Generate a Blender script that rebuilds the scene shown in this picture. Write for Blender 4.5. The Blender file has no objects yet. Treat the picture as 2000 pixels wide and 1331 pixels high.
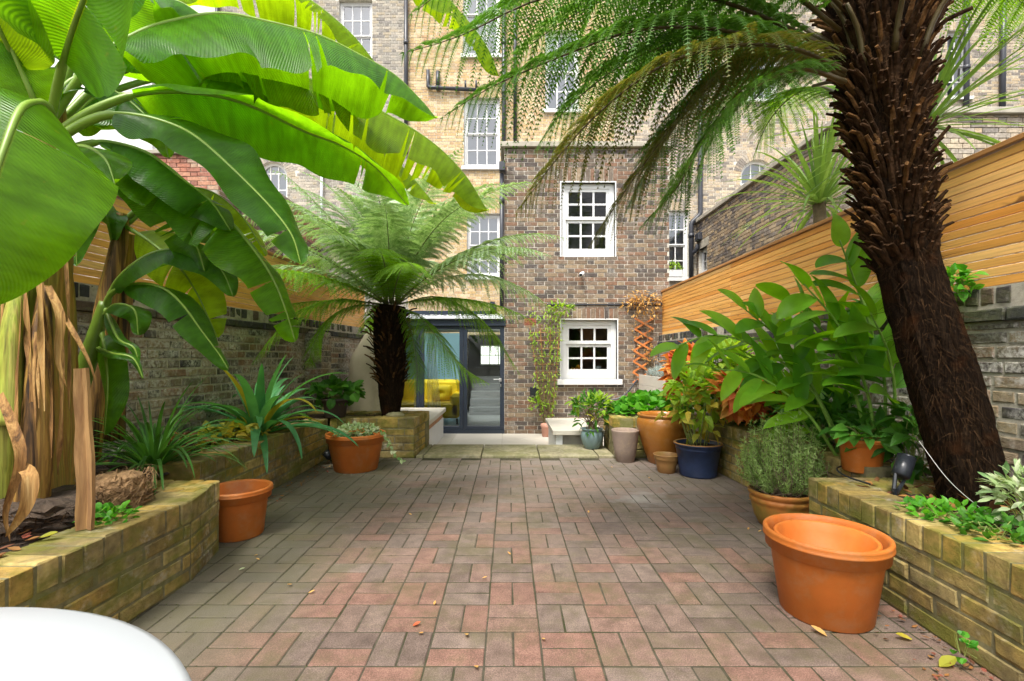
import bpy, math, random
import numpy as np
from mathutils import Vector, Matrix
random.seed(7)
RN = np.random.RandomState(11)
scene = bpy.context.scene
COL = scene.collection
R = math.radians

# ------------------------------------------------------------------ camera, sky, sun, exposure
FPX, EYE, VX, VY = 930.0, 1.05, 994.0, 698.0
cam_d = bpy.data.cameras.new('camera')
cam = bpy.data.objects.new('camera', cam_d)
COL.objects.link(cam)
cam.location = (0, 0, EYE)
cam.rotation_euler = (R(90), 0, 0)
cam_d.sensor_width = 36
cam_d.lens = 36 * FPX / 2000
cam_d.shift_x = (1000 - VX) / 2000
cam_d.shift_y = (VY - 665.5) / 2000
cam_d.clip_start = 0.02
cam_d.clip_end = 500
scene.camera = cam

SUN_EL, SUN_AZ = 62, 205          # azimuth clockwise from +Y: light from behind the camera, a little to its left
world = bpy.data.worlds.new('World')
scene.world = world
world.use_nodes = True
wn = world.node_tree
wn.nodes.clear()
sky = wn.nodes.new('ShaderNodeTexSky')
sky.sky_type = 'NISHITA'
sky.sun_disc = False
sky.sun_elevation = R(SUN_EL)
sky.sun_rotation = R(SUN_AZ)
sky.air_density = 1.0
sky.dust_density = 4.0
sky.ozone_density = 1.0
hs = wn.nodes.new('ShaderNodeHueSaturation')
hs.inputs['Saturation'].default_value = 0.22     # thin overcast: the blue is mostly washed out
bg = wn.nodes.new('ShaderNodeBackground')
bg.inputs['Strength'].default_value = 0.13
wo = wn.nodes.new('ShaderNodeOutputWorld')
wn.links.new(sky.outputs[0], hs.inputs['Color'])
wn.links.new(hs.outputs[0], bg.inputs[0])
wn.links.new(bg.outputs[0], wo.inputs[0])
sun_d = bpy.data.lights.new('sun', 'SUN')
sun_d.energy = 1.5
sun_d.angle = R(14)
sun_d.color = (1.0, 0.95, 0.86)
sun = bpy.data.objects.new('sun', sun_d)
COL.objects.link(sun)
_a, _e = R(SUN_AZ), R(SUN_EL)
_sd = Vector((math.sin(_a) * math.cos(_e), math.cos(_a) * math.cos(_e), math.sin(_e)))
sun.rotation_euler = (-_sd).to_track_quat('-Z', 'Y').to_euler()
sun.location = (0, -5, 20)
scene.view_settings.view_transform = 'Standard'
scene.view_settings.look = 'None'
scene.view_settings.gamma = 1
scene.view_settings.exposure = 1.66
scene.view_settings.use_curve_mapping = False
try:
    scene.cycles.max_bounces = 6
    scene.cycles.diffuse_bounces = 3
    scene.cycles.transmission_bounces = 4
    scene.cycles.caustics_reflective = False
    scene.cycles.caustics_refractive = False
    scene.cycles.use_adaptive_sampling = True
    scene.cycles.adaptive_threshold = 0.02
    scene.cycles.transparent_max_bounces = 12
except Exception:
    pass

def P(px, py, d):
    """a point of the place at depth d, read off the survey of the photograph"""
    return np.array([(px - VX) / FPX * d, d, EYE + (VY - py) / FPX * d])

def PP(pts):
    return np.array([P(*p) for p in pts])

# ------------------------------------------------------------------ objects
WL = {}          # world location of the Empties and things

def tag(o, label=None, cat=None, group=None, kind=None):
    if label: o['label'] = label
    if cat: o['category'] = cat
    if group: o['group'] = group
    if kind: o['kind'] = kind
    return o

def wl(o):
    return WL.get(o.name, np.zeros(3)) if o is not None else np.zeros(3)

def thing(name, label, cat, loc=(0, 0, 0), group=None, kind=None):
    o = bpy.data.objects.new(name, None)
    o.empty_display_size = 0.1
    COL.objects.link(o)
    o.location = loc
    WL[o.name] = np.array(loc, float)
    return tag(o, label, cat, group, kind)

def link(o, parent, loc=None):
    COL.objects.link(o)
    if parent is not None:
        o.parent = parent
    return o

def mesh_np(name, V, Q, uv=None, smooth=False, T=None, mats=None, mi=None):
    """V (n,3); Q (m,4) quads; T (k,3) triangles"""
    me = bpy.data.meshes.new(name)
    V = np.asarray(V, np.float32).reshape(-1, 3)
    Q = np.asarray(Q, np.int32).reshape(-1, 4) if Q is not None and len(Q) else np.zeros((0, 4), np.int32)
    T = np.asarray(T, np.int32).reshape(-1, 3) if T is not None and len(T) else np.zeros((0, 3), np.int32)
    me.vertices.add(len(V))
    me.vertices.foreach_set('co', V.ravel())
    loops = np.concatenate([Q.ravel(), T.ravel()])
    me.loops.add(len(loops))
    me.loops.foreach_set('vertex_index', loops)
    me.polygons.add(len(Q) + len(T))
    st = np.concatenate([np.arange(len(Q)) * 4, len(Q) * 4 + np.arange(len(T)) * 3]).astype(np.int32)
    me.polygons.foreach_set('loop_start', st)
    if uv is not None:
        l = me.uv_layers.new(name='UVMap')
        l.data.foreach_set('uv', np.asarray(uv, np.float32)[loops].ravel())
    me.polygons.foreach_set('use_smooth', np.full(len(Q) + len(T), bool(smooth)))
    me.update(calc_edges=True)
    me.validate()
    return me

def put(name, me, mat, parent=None):
    o = bpy.data.objects.new(name, me)
    if mat is not None and not len(me.materials):
        me.materials.append(mat)
    return link(o, parent)

def obj(name, V, Q, mat, parent=None, uv=None, smooth=False, T=None):
    """mesh object from world coordinates; under a parent it is kept relative to the parent's origin"""
    V = np.asarray(V, float).reshape(-1, 3)
    if parent is not None:
        base = wl(parent)
    else:
        base = np.array([(V[:, 0].min() + V[:, 0].max()) / 2, (V[:, 1].min() + V[:, 1].max()) / 2, V[:, 2].min()])
    o = put(name, mesh_np(name, V - base, Q, uv, smooth, T), mat, parent)
    if parent is None:
        o.location = base
    WL[o.name] = base
    return o

def struct(name, V, Q, mat, parent=None, **k):
    o = obj(name, V, Q, mat, parent, **k)
    if parent is None: o['kind'] = 'structure'
    return o

class MB:
    """collects quads and triangles"""
    def __init__(s): s.v = []; s.q = []; s.t = []; s.u = []; s.n = 0
    def add(s, V, Q, T=None, uv=None):
        V = np.asarray(V, float).reshape(-1, 3)
        s.v.append(V)
        if Q is not None and len(Q): s.q.append(np.asarray(Q, int).reshape(-1, 4) + s.n)
        if T is not None and len(T): s.t.append(np.asarray(T, int).reshape(-1, 3) + s.n)
        s.u.append(np.zeros((len(V), 2)) if uv is None else np.asarray(uv, float))
        s.n += len(V)
        return s
    def arrays(s):
        return (np.concatenate(s.v), np.concatenate(s.q) if s.q else None,
                np.concatenate(s.t) if s.t else None, np.concatenate(s.u))
    def build(s, name, mat, parent=None, smooth=False):
        V, Q, T, u = s.arrays()
        return obj(name, V, Q, mat, parent, uv=u, smooth=smooth, T=T)
    def box(s, x0, x1, y0, y1, z0, z1, ch=0.0):
        s.add(*box_np(x0, x1, y0, y1, z0, z1, ch)); return s
    def tube(s, path, rad, n=8, cap=True):
        s.add(*tube_np(path, rad, n, cap)); return s

def box_np(x0, x1, y0, y1, z0, z1, ch=0.0):
    x0, x1 = min(x0, x1), max(x0, x1); y0, y1 = min(y0, y1), max(y0, y1); z0, z1 = min(z0, z1), max(z0, z1)
    if ch <= 0:
        V = [(x, y, z) for z in (z0, z1) for (x, y) in ((x0, y0), (x1, y0), (x1, y1), (x0, y1))]
        Q = [(3, 2, 1, 0), (4, 5, 6, 7), (0, 1, 5, 4), (1, 2, 6, 5), (2, 3, 7, 6), (3, 0, 4, 7)]
        return np.array(V, float), Q
    # bevelled: rings at the 4 corners with chamfers, top and bottom inset
    c = ch
    prof = [(c, z0), (0, z0 + c), (0, z1 - c), (c, z1)]
    V = []
    for ins, z in prof:
        a = c
        for (x, y) in ((x0 + a + 0, y0 + ins), (x1 - a, y0 + ins), (x1 - ins, y0 + a), (x1 - ins, y1 - a),
                       (x1 - a, y1 - ins), (x0 + a, y1 - ins), (x0 + ins, y1 - a), (x0 + ins, y0 + a)):
            V.append((x, y, z))
    Q = []
    for r in range(3):
        for k in range(8):
            a, b = r * 8 + k, r * 8 + (k + 1) % 8
            Q.append((a, b, b + 8, a + 8))
    for o, rev in ((0, True), (24, False)):
        for f in ((0, 1, 2, 7), (7, 2, 3, 6), (6, 3, 4, 5)):
            f = tuple(o + i for i in f)
            Q.append(f[::-1] if rev else f)
    return np.array(V, float), Q

def norm(a):
    a = np.asarray(a, float)
    return a / (np.linalg.norm(a, axis=-1, keepdims=True) + 1e-12)

def resample(path, n, smooth=True):
    """Catmull-Rom through the points, then n points evenly along it; returns points, tangents, length"""
    p = np.asarray(path, float)
    if smooth and len(p) > 2:
        e = np.vstack([2 * p[0] - p[1], p, 2 * p[-1] - p[-2]])
        out = []
        for i in range(len(p) - 1):
            a, b, c, d = e[i], e[i + 1], e[i + 2], e[i + 3]
            t = np.linspace(0, 1, 12, endpoint=False)[:, None]
            out.append(0.5 * (2 * b + (c - a) * t + (2 * a - 5 * b + 4 * c - d) * t ** 2 + (3 * b - a - 3 * c + d) * t ** 3))
        p = np.vstack(out + [p[-1:]])
    seg = np.linalg.norm(np.diff(p, axis=0), axis=1)
    s = np.concatenate([[0], np.cumsum(seg)])
    q = np.linspace(0, s[-1], n)
    pts = np.stack([np.interp(q, s, p[:, k]) for k in range(3)], 1)
    tan = norm(np.gradient(pts, axis=0))
    return pts, tan, s[-1]

def tube_np(path, rad, n=8, cap=True):
    p = np.asarray(path, float)
    m = len(p)
    rad = np.broadcast_to(np.asarray(rad, float), (m,)) if np.ndim(rad) == 0 or len(np.atleast_1d(rad)) == m else np.interp(np.linspace(0, 1, m), np.linspace(0, 1, len(rad)), rad)
    t = norm(np.gradient(p, axis=0)) if m > 2 else np.repeat(norm(p[1] - p[0])[None], m, 0)
    ref = np.array([0, 0, 1.0]) if abs(t[0][2]) < 0.9 else np.array([1.0, 0, 0])
    S = norm(np.cross(t, ref)); B = np.cross(S, t)
    a = np.arange(n) / n * 2 * math.pi
    V = p[:, None, :] + rad[:, None, None] * (np.cos(a)[None, :, None] * S[:, None, :] + np.sin(a)[None, :, None] * B[:, None, :])
    V = V.reshape(-1, 3)
    i = np.arange(m - 1)[:, None] * n; k = np.arange(n)[None, :]; k2 = (k + 1) % n
    Q = np.stack([i + k, i + n + k, i + n + k2, i + k2], -1).reshape(-1, 4)
    T = []
    if cap:
        V = np.vstack([V, p[:1], p[-1:]])
        c0, c1 = m * n, m * n + 1
        for k in range(n):
            T.append((c0, k, (k + 1) % n)); T.append((c1, (m - 1) * n + (k + 1) % n, (m - 1) * n + k))
    return V, Q, T

def lathe_np(prof, n=40, fl=None):
    """prof [(r,z)...] from the bottom centre outside, over the rim and down inside"""
    V = []; Q = []
    m = len(prof)
    for (r, z) in prof:
        for k in range(n):
            a = 2 * math.pi * k / n
            rr = r if fl is None else r * (1 + fl(z, k, n))
            V.append((rr * math.cos(a), rr * math.sin(a), z))
    for i in range(m - 1):
        for k in range(n):
            k2 = (k + 1) % n
            Q.append((i * n + k, i * n + k2, (i + 1) * n + k2, (i + 1) * n + k))
    T = []
    V.append((0, 0, prof[0][1])); V.append((0, 0, prof[-1][1]))
    for k in range(n):
        T.append((m * n, (k + 1) % n, k)); T.append((m * n + 1, (m - 1) * n + k, (m - 1) * n + (k + 1) % n))
    return np.array(V), Q, T

# ------------------------------------------------------------------ materials
class N:
    def __init__(s, name):
        s.m = bpy.data.materials.new(name); s.m.use_nodes = True
        s.t = s.m.node_tree; s.t.nodes.clear()
        s.out = s.t.nodes.new('ShaderNodeOutputMaterial')
        s.geo = s.t.nodes.new('ShaderNodeNewGeometry')
        s.oi = s.t.nodes.new('ShaderNodeObjectInfo')
        s.tc = s.t.nodes.new('ShaderNodeTexCoord')
    def n(s, ty, **k):
        o = s.t.nodes.new(ty)
        for a, b in k.items(): setattr(o, a, b)
        return o
    def set(s, sock, v):
        if hasattr(v, 'is_output'): s.t.links.new(v, sock)
        elif v is not None:
            if isinstance(v, (tuple, list)) and len(v) == 3 and sock.type == 'RGBA': v = (*v, 1)
            sock.default_value = v
    def pos(s): return s.geo.outputs['Position']
    def uv(s): return s.tc.outputs['UV']
    def scaled(s, vec, sc):
        m = s.n('ShaderNodeMapping'); s.set(m.inputs['Vector'], vec); m.inputs['Scale'].default_value = sc
        return m.outputs[0]
    def noise(s, scale, detail=3, vec=None, rough=0.55, dist=0.0):
        o = s.n('ShaderNodeTexNoise'); s.set(o.inputs['Vector'], vec if vec is not None else s.pos())
        o.inputs['Scale'].default_value = scale; o.inputs['Detail'].default_value = detail
        o.inputs['Roughness'].default_value = rough; o.inputs['Distortion'].default_value = dist
        return o.outputs['Fac']
    def ramp(s, fac, stops, const=False):
        o = s.n('ShaderNodeValToRGB'); s.set(o.inputs[0], fac)
        e = o.color_ramp.elements
        if const: o.color_ramp.interpolation = 'CONSTANT'
        while len(e) < len(stops): e.new(0.5)
        for el, (p, c) in zip(e, stops):
            el.position = p
            el.color = (c, c, c, 1) if isinstance(c, (int, float)) else (*c, 1)
        return o.outputs[0]
    def math(s, op, a, b=0.5, clamp=False):
        o = s.n('ShaderNodeMath', operation=op); o.use_clamp = clamp
        s.set(o.inputs[0], a); s.set(o.inputs[1], b); return o.outputs[0]
    def mix(s, fac, a, b, mode='MIX'):
        o = s.n('ShaderNodeMix', data_type='RGBA', blend_type=mode); o.clamp_factor = True
        s.set(o.inputs[0], fac); s.set(o.inputs[6], a); s.set(o.inputs[7], b); return o.outputs[2]
    def rnd(s):
        return s.math('FRACT', s.math('ADD', s.oi.outputs['Random'], s.geo.outputs['Random Per Island']), 0)
    def bump(s, h, strength=0.5, dist=0.01):
        o = s.n('ShaderNodeBump'); o.inputs['Strength'].default_value = strength; o.inputs['Distance'].default_value = dist
        s.set(o.inputs['Height'], h); return o.outputs[0]
    def pbsdf(s, col, rough=0.6, nor=None, spec=0.5, **k):
        b = s.n('ShaderNodeBsdfPrincipled')
        s.set(b.inputs['Base Color'], col); s.set(b.inputs['Roughness'], rough); s.set(b.inputs['Normal'], nor)
        b.inputs['Specular IOR Level'].default_value = spec
        for a, v in k.items(): s.set(b.inputs[a.replace('_', ' ')], v)
        return b.outputs[0]
    def done(s, sh): s.t.links.new(sh, s.out.inputs[0]); return s.m

def hsv(nn, col, val=None, sat=None, hue=None):
    o = nn.n('ShaderNodeHueSaturation'); nn.set(o.inputs['Color'], col)
    if val is not None: nn.set(o.inputs['Value'], val)
    if sat is not None: nn.set(o.inputs['Saturation'], sat)
    if hue is not None: nn.set(o.inputs['Hue'], hue)
    return o.outputs[0]

def m_plain(name, col, rough=0.6, var=0.12, scale=6, bump=0.0, bscale=60, spec=0.4, **k):
    n = N(name)
    f = n.ramp(n.noise(scale, 5), [(0.3, 1 - var), (0.7, 1 + var)])
    c = n.mix(1.0, (*col, 1), f, 'MULTIPLY')
    nor = n.bump(n.noise(bscale, 3), bump, 0.01) if bump else None
    return n.done(n.pbsdf(c, rough, nor, spec, **k))

def m_brick(name, pal, white=0.2, dirt=0.5, moss=0.0, mosscol=(0.13, 0.14, 0.03), wscale=5.0, rough=0.85, bump=0.6, mortar=False, wlo=.52):
    n = N(name)
    r = n.rnd()
    k = len(pal)
    c = n.ramp(r, [(i / k, p) for i, p in enumerate(pal)], const=not mortar)
    # each brick has mottling of its own
    f = n.ramp(n.noise(28, 3), [(0.28, 0.68), (0.5, 1.0), (0.75, 1.28)])
    c = n.mix(1.0, c, f, 'MULTIPLY')
    if dirt:
        d = n.ramp(n.noise(2.2, 4, rough=0.65), [(0.42, 0.0), (0.68, 1.0)])
        c = n.mix(n.math('MULTIPLY', d, dirt), c, (0.035, 0.032, 0.03))
    if white:
        w = n.ramp(n.noise(wscale, 5, rough=0.72), [(wlo, 0.0), (wlo + .14, 1.0)])
        w2 = n.ramp(n.noise(38, 3, rough=.7), [(0.38, 0.0), (0.60, 1.0)])
        c = n.mix(n.math('MULTIPLY', n.math('MULTIPLY', w, w2), white), c, (0.55, 0.52, 0.47))
    if moss:
        mo = n.ramp(n.noise(3.1, 4, rough=0.7, vec=n.scaled(n.pos(), (1, 1, 1.7))), [(0.46, 0.0), (0.62, 1.0)])
        c = n.mix(n.math('MULTIPLY', mo, moss), c, mosscol)
    h = n.noise(90, 4, rough=0.75)
    return n.done(n.pbsdf(c, rough, n.bump(h, bump, 0.006), 0.1))

def m_paver():
    n = N('paver_concrete')
    r = n.rnd()
    pal = [(0.235, 0.148, 0.116), (0.210, 0.146, 0.118), (0.245, 0.158, 0.126), (0.192, 0.142, 0.118), (0.238, 0.138, 0.106),
           (0.205, 0.150, 0.124), (0.258, 0.146, 0.112), (0.165, 0.120, 0.100), (0.225, 0.168, 0.140)]
    c = n.ramp(r, [(i / len(pal), p) for i, p in enumerate(pal)], const=True)
    c = n.mix(1.0, c, n.ramp(n.noise(240, 2), [(0.3, 0.48), (0.5, 0.70), (0.7, 1.0)]), 'MULTIPLY')
    c = n.mix(1.0, c, n.ramp(n.noise(14, 4), [(0.3, 0.72), (0.7, 1.2)]), 'MULTIPLY')
    # worn grey film: far end and the two sides where the beds keep it damp
    sx = n.n('ShaderNodeSeparateXYZ'); n.set(sx.inputs[0], n.pos())
    far = n.math('MULTIPLY', n.math('SUBTRACT', sx.outputs['Y'], 1.9), 0.28, True)
    g = n.math('ADD', n.math('MULTIPLY', far, 0.75), n.math('MULTIPLY', n.noise(1.1, 5), 0.6))
    g = n.ramp(g, [(0.35, 0.0), (0.95, 0.75)])
    c = n.mix(g, c, (0.215, 0.185, 0.160))
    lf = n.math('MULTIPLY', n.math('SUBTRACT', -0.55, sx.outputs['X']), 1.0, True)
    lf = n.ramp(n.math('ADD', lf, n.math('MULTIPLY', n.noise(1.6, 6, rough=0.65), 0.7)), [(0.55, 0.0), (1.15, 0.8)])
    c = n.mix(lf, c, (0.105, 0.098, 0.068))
    mo = n.ramp(n.noise(2.6, 5, rough=0.78), [(0.47, 0.0), (0.66, 0.62)])
    c = n.mix(mo, c, (0.095, 0.086, 0.042))
    # pale spill by the pots
    vd = n.n('ShaderNodeVectorMath', operation='DISTANCE'); n.set(vd.inputs[0], n.pos()); vd.inputs[1].default_value = (1.0, 3.55, 0)
    sp = n.ramp(n.math('ADD', vd.outputs['Value'], n.math('MULTIPLY', n.noise(7, 6, rough=0.7), 0.9)), [(0.42, 0.6), (0.72, 0.0)])
    c = n.mix(sp, c, (0.36, 0.33, 0.31))
    h = n.noise(160, 3, rough=.7)
    return n.done(n.pbsdf(c, 0.72, n.bump(h, 0.6, 0.004), 0.12))

def m_wood(name, cols, axis=(1.2, 60, 60), rough=0.5, ring=1.0):
    n = N(name)
    r = n.rnd()
    c = n.ramp(r, [(i / max(1, len(cols) - 1), p) for i, p in enumerate(cols)])
    off = n.n('ShaderNodeVectorMath', operation='ADD')
    cmb = n.n('ShaderNodeCombineXYZ'); n.set(cmb.inputs[2], n.math('MULTIPLY', r, 40.0)); n.set(cmb.inputs[1], n.math('MULTIPLY', r, 17.0))
    n.set(off.inputs[0], n.pos()); n.set(off.inputs[1], cmb.outputs[0])
    v = n.scaled(off.outputs[0], axis)
    g = n.noise(1.0, 5, vec=v, rough=0.6, dist=0.6)
    c = n.mix(1.0, c, n.ramp(g, [(0.3, 0.72), (0.5, 1.0), (0.72, 1.18)]), 'MULTIPLY')
    c = n.mix(n.ramp(n.noise(1.3, 3, vec=off.outputs[0]), [(0.48, 0.0), (0.7, 0.25)]), c, (0.45, 0.16, 0.035), 'MIX') if ring else c
    if ring: c = n.mix(n.ramp(n.noise(1.0, 2, vec=n.scaled(off.outputs[0], (9, 5, 9))), [(.70, 0.0), (.76, .85)]), c, (0.16, 0.055, 0.015))
    return n.done(n.pbsdf(c, rough, n.bump(g, 0.15, 0.002), 0.3))

def m_leaf(name, cols, trans=0.45, tcol=None, rough=0.42, vein=0.0, vscale=90, spots=0.0, edge=None, spec=0.22):
    """cols: ramp by random per leaf; light passes through the blade"""
    n = N(name)
    r = n.rnd()
    c = n.ramp(r, [(i / max(1, len(cols) - 1), p) for i, p in enumerate(cols)])
    c = n.mix(1.0, c, n.ramp(n.noise(9, 4), [(0.3, 0.82), (0.7, 1.18)]), 'MULTIPLY')
    nor = None
    if vein:
        sx = n.n('ShaderNodeSeparateXYZ'); n.set(sx.inputs[0], n.uv())
        u = n.math('ADD', sx.outputs['X'], n.math('MULTIPLY', sx.outputs['Y'], 0.18))
        nz = n.noise(1.0, 2, vec=n.scaled(n.uv(), (26, 1.2, 1)))
        w = n.math('SINE', n.math('MULTIPLY', u, vscale), 0)
        h = n.math('ADD', n.math('MULTIPLY', w, 0.35), n.math('MULTIPLY', nz, 2.0))
        nor = n.bump(h, vein, 0.006)
        c = n.mix(1.0, c, n.ramp(nz, [(0.32, 0.78), (0.68, 1.2)]), 'MULTIPLY')
    if spots:
        s = n.ramp(n.noise(13, 4, rough=0.7), [(0.64, 0.0), (0.72, 1.0)])
        c = n.mix(n.math('MULTIPLY', s, spots), c, (0.30, 0.20, 0.05))
    if edge is not None:
        sx2 = n.n('ShaderNodeSeparateXYZ'); n.set(sx2.inputs[0], n.uv())
        a = n.math('ADD', n.math('ABSOLUTE', sx2.outputs['Y'], 0), n.math('MULTIPLY', n.noise(6, 4), 0.16))
        e = n.ramp(a, [(1.065, 0.0), (1.10, 0.8)])
        c = n.mix(e, c, edge)
        mid = n.ramp(n.math('ABSOLUTE', sx2.outputs['Y'], 0), [(0.02, 1.0), (0.05, 0.0)])
        c = n.mix(n.math('MULTIPLY', mid, 0.7), c, (0.30, 0.38, 0.06))
    b = n.pbsdf(c, rough, nor, spec)
    tr = n.n('ShaderNodeBsdfTranslucent')
    tc = n.mix(1.0, c, tcol if tcol else (1.5, 1.5, 0.5), 'MULTIPLY')
    n.set(tr.inputs['Color'], tc)
    if nor is not None: n.set(tr.inputs['Normal'], nor)
    mx = n.n('ShaderNodeMixShader'); mx.inputs[0].default_value = trans
    n.t.links.new(b, mx.inputs[1]); n.t.links.new(tr.outputs[0], mx.inputs[2])
    return n.done(mx.outputs[0])

def m_glass(name, ior=1.8, tint=(0.9, 0.95, 0.95), rough=0.0, wob=0.0):
    n = N(name)
    fr = n.n('ShaderNodeFresnel'); fr.inputs[0].default_value = ior
    tr = n.n('ShaderNodeBsdfTransparent'); n.set(tr.inputs[0], tint)
    gl = n.n('ShaderNodeBsdfGlossy'); gl.inputs['Roughness'].default_value = rough
    if wob: n.set(gl.inputs['Normal'], n.bump(n.noise(3, 2), wob, 0.02))
    mx = n.n('ShaderNodeMixShader'); n.set(mx.inputs[0], fr.outputs[0])
    n.t.links.new(tr.outputs[0], mx.inputs[1]); n.t.links.new(gl.outputs[0], mx.inputs[2])
    return n.done(mx.outputs[0])

def m_terracotta(name, col, bloom=0.25, algae=0.0, rough=0.55, spec=0.4, band=None):
    n = N(name)
    c = n.mix(1.0, (*col, 1), n.ramp(n.noise(5, 5), [(0.3, 0.85), (0.7, 1.15)]), 'MULTIPLY')
    b = n.ramp(n.noise(9, 7, rough=0.7), [(0.5, 0.0), (0.72, 1.0)])
    c = n.mix(n.math('MULTIPLY', b, bloom), c, (0.50, 0.36, 0.26))
    d = n.ramp(n.noise(3.3, 7, rough=0.7), [(0.52, 0.0), (0.7, 1.0)])
    c = n.mix(n.math('MULTIPLY', d, 0.35), c, (0.16, 0.07, 0.03))
    if algae:
        a = n.ramp(n.noise(4.5, 6, rough=0.65), [(0.42, 0.0), (0.62, 1.0)])
        c = n.mix(n.math('MULTIPLY', a, algae), c, (0.17, 0.15, 0.02))
    return n.done(n.pbsdf(c, rough, n.bump(n.noise(120, 4), 0.12, 0.003), spec))

M = {}
M['mortar'] = m_brick('mortar_lime', [(0.46, 0.42, 0.34), (0.40, 0.36, 0.29)], 0.3, 0.2, mortar=True)
M['mortar_pale'] = m_brick('mortar_pale', [(0.60, 0.57, 0.50), (0.55, 0.52, 0.45)], 0.3, 0.1, mortar=True)
M['mortar_moss'] = m_brick('mortar_mossy', [(0.27, 0.23, 0.13), (0.20, 0.175, 0.09)], 0.2, 0.6, 0.7, mortar=True)
M['mortar_wing'] = m_brick('mortar_wing', [(0.56, 0.52, 0.45), (0.50, 0.465, 0.40)], 0.3, 0.15, mortar=True)
M['b_wing'] = m_brick('brick_brown_stock', [(0.172, 0.124, 0.086), (0.112, 0.088, 0.072), (0.235, 0.172, 0.112), (0.178, 0.110, 0.074), (0.138, 0.108, 0.086),
              (0.262, 0.196, 0.130), (0.195, 0.142, 0.100), (0.090, 0.074, 0.066), (0.20, 0.118, 0.078), (0.162, 0.130, 0.102)], 0.4, 0.15)
M['b_yellow'] = m_brick('brick_yellow_stock', [(0.50, 0.375, 0.205), (0.45, 0.33, 0.175), (0.55, 0.425, 0.245), (0.48, 0.335, 0.165), (0.42, 0.315, 0.19), (0.57, 0.455, 0.285), (0.44, 0.295, 0.165)], 0.3, 0.1)
M['b_grey'] = m_brick('brick_grey_stock', [(0.34, 0.30, 0.25), (0.27, 0.245, 0.21), (0.40, 0.355, 0.29), (0.22, 0.20, 0.18), (0.37, 0.315, 0.235), (0.31, 0.285, 0.245)], 0.4, 0.12)
M['b_tan'] = m_brick('brick_tan_stock', [(0.40, 0.33, 0.245), (0.31, 0.26, 0.205), (0.46, 0.385, 0.28), (0.21, 0.185, 0.16), (0.42, 0.33, 0.22), (0.35, 0.305, 0.25)], 0.35, 0.12)
M['b_flank'] = m_brick('brick_flank_stock', [(0.26, 0.205, 0.145), (0.18, 0.15, 0.12), (0.34, 0.26, 0.165), (0.13, 0.11, 0.10), (0.30, 0.22, 0.14), (0.22, 0.18, 0.145), (0.38, 0.29, 0.18)], 0.35, 0.15)
M['b_red'] = m_brick('brick_red', [(0.36, 0.155, 0.105), (0.31, 0.14, 0.10), (0.41, 0.21, 0.14), (0.27, 0.125, 0.09), (0.40, 0.26, 0.18)], 0.4, 0.15)
M['b_wall'] = m_brick('brick_old_wall', [(0.22, 0.17, 0.12), (0.105, 0.092, 0.085), (0.29, 0.215, 0.14), (0.065, 0.06, 0.06), (0.26, 0.155, 0.10), (0.18, 0.145, 0.11), (0.34, 0.26, 0.17), (0.15, 0.125, 0.11)],
                      0.95, 0.3, 0.3, wscale=2.4, bump=1.0, wlo=.41, mosscol=(.17, .15, .06))
M['b_cope'] = m_brick('brick_black_coping', [(0.05, 0.048, 0.05), (0.075, 0.065, 0.06), (0.04, 0.04, 0.045), (0.12, 0.085, 0.065), (0.06, 0.06, 0.065)], 0.35, 0.3, 0.35, bump=1.0)
M['b_bed'] = m_brick('brick_mossy_yellow', [(0.43, 0.30, 0.085), (0.35, 0.25, 0.075), (0.47, 0.35, 0.13), (0.29, 0.215, 0.075), (0.42, 0.27, 0.07), (0.33, 0.255, 0.105)],
                     0.45, 0.8, 0.8, (0.13, 0.135, 0.022), wscale=4.0, bump=1.0)
M['paver'] = m_paver()
M['joint'] = m_brick('joint_sand', [(0.080, 0.070, 0.050), (0.060, 0.053, 0.036)], 0.0, 0.3, 0.7, (0.03, 0.034, 0.012), mortar=True)
M['slab'] = m_brick('slab_sandstone', [(0.30, 0.27, 0.17), (0.26, 0.25, 0.17), (0.33, 0.29, 0.18)], 0.25, 0.35, 0.6, (0.16, 0.16, 0.06), bump=0.4)
M['porcelain'] = m_plain('porcelain_white', (0.54, 0.50, 0.43), 0.45, 0.06, 3, 0.1, 40)
M['fence'] = m_wood('cedar_oiled', [(0.60, 0.27, 0.05), (0.74, 0.40, 0.11), (0.68, 0.33, 0.07), (0.80, 0.48, 0.17), (0.62, 0.25, 0.04), (0.76, 0.42, 0.12)], (60, 1.6, 60))
M['fence_cap'] = m_wood('cedar_cap', [(0.40, 0.19, 0.06), (0.34, 0.16, 0.06)], (60, 1.6, 60))
M['white'] = m_plain('paint_white', (0.66, 0.66, 0.65), 0.4, 0.04, 4)
M['render'] = m_plain('render_white', (0.66, 0.65, 0.63), 0.8, 0.05, 2)
M['stone'] = m_plain('coping_stone', (0.34, 0.31, 0.25), 0.85, 0.25, 6, 0.4, 60)
M['navy'] = m_plain('aluminium_navy', (0.022, 0.030, 0.045), 0.35, 0.1, 3)
M['pipe'] = m_plain('pipe_black', (0.035, 0.037, 0.045), 0.4, 0.2, 4)
M['pipe_white'] = m_plain('pipe_white', (0.62, 0.65, 0.68), 0.45, 0.1, 4)
M['glass'] = m_glass('glass_clear', 1.45, (0.86, 0.92, 0.92))
M['glass_far'] = m_glass('glass_sky', 2.6, (0.8, 0.86, 0.92))
M['blind'] = m_plain('blind_pale', (0.52, 0.58, 0.68), 0.8, 0.15, 2)
M['roomwhite'] = m_plain('room_white', (0.62, 0.62, 0.60), 0.7, 0.05, 2)
M['dark'] = m_plain('interior_dark', (0.03, 0.028, 0.026), 0.8, 0.3, 3)
M['roomwall'] = m_plain('wall_bluegrey', (0.22, 0.35, 0.40), 0.7, 0.05, 2)
M['kitchen'] = m_plain('kitchen_wood', (0.34, 0.24, 0.15), 0.6, 0.5, 5)
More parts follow.
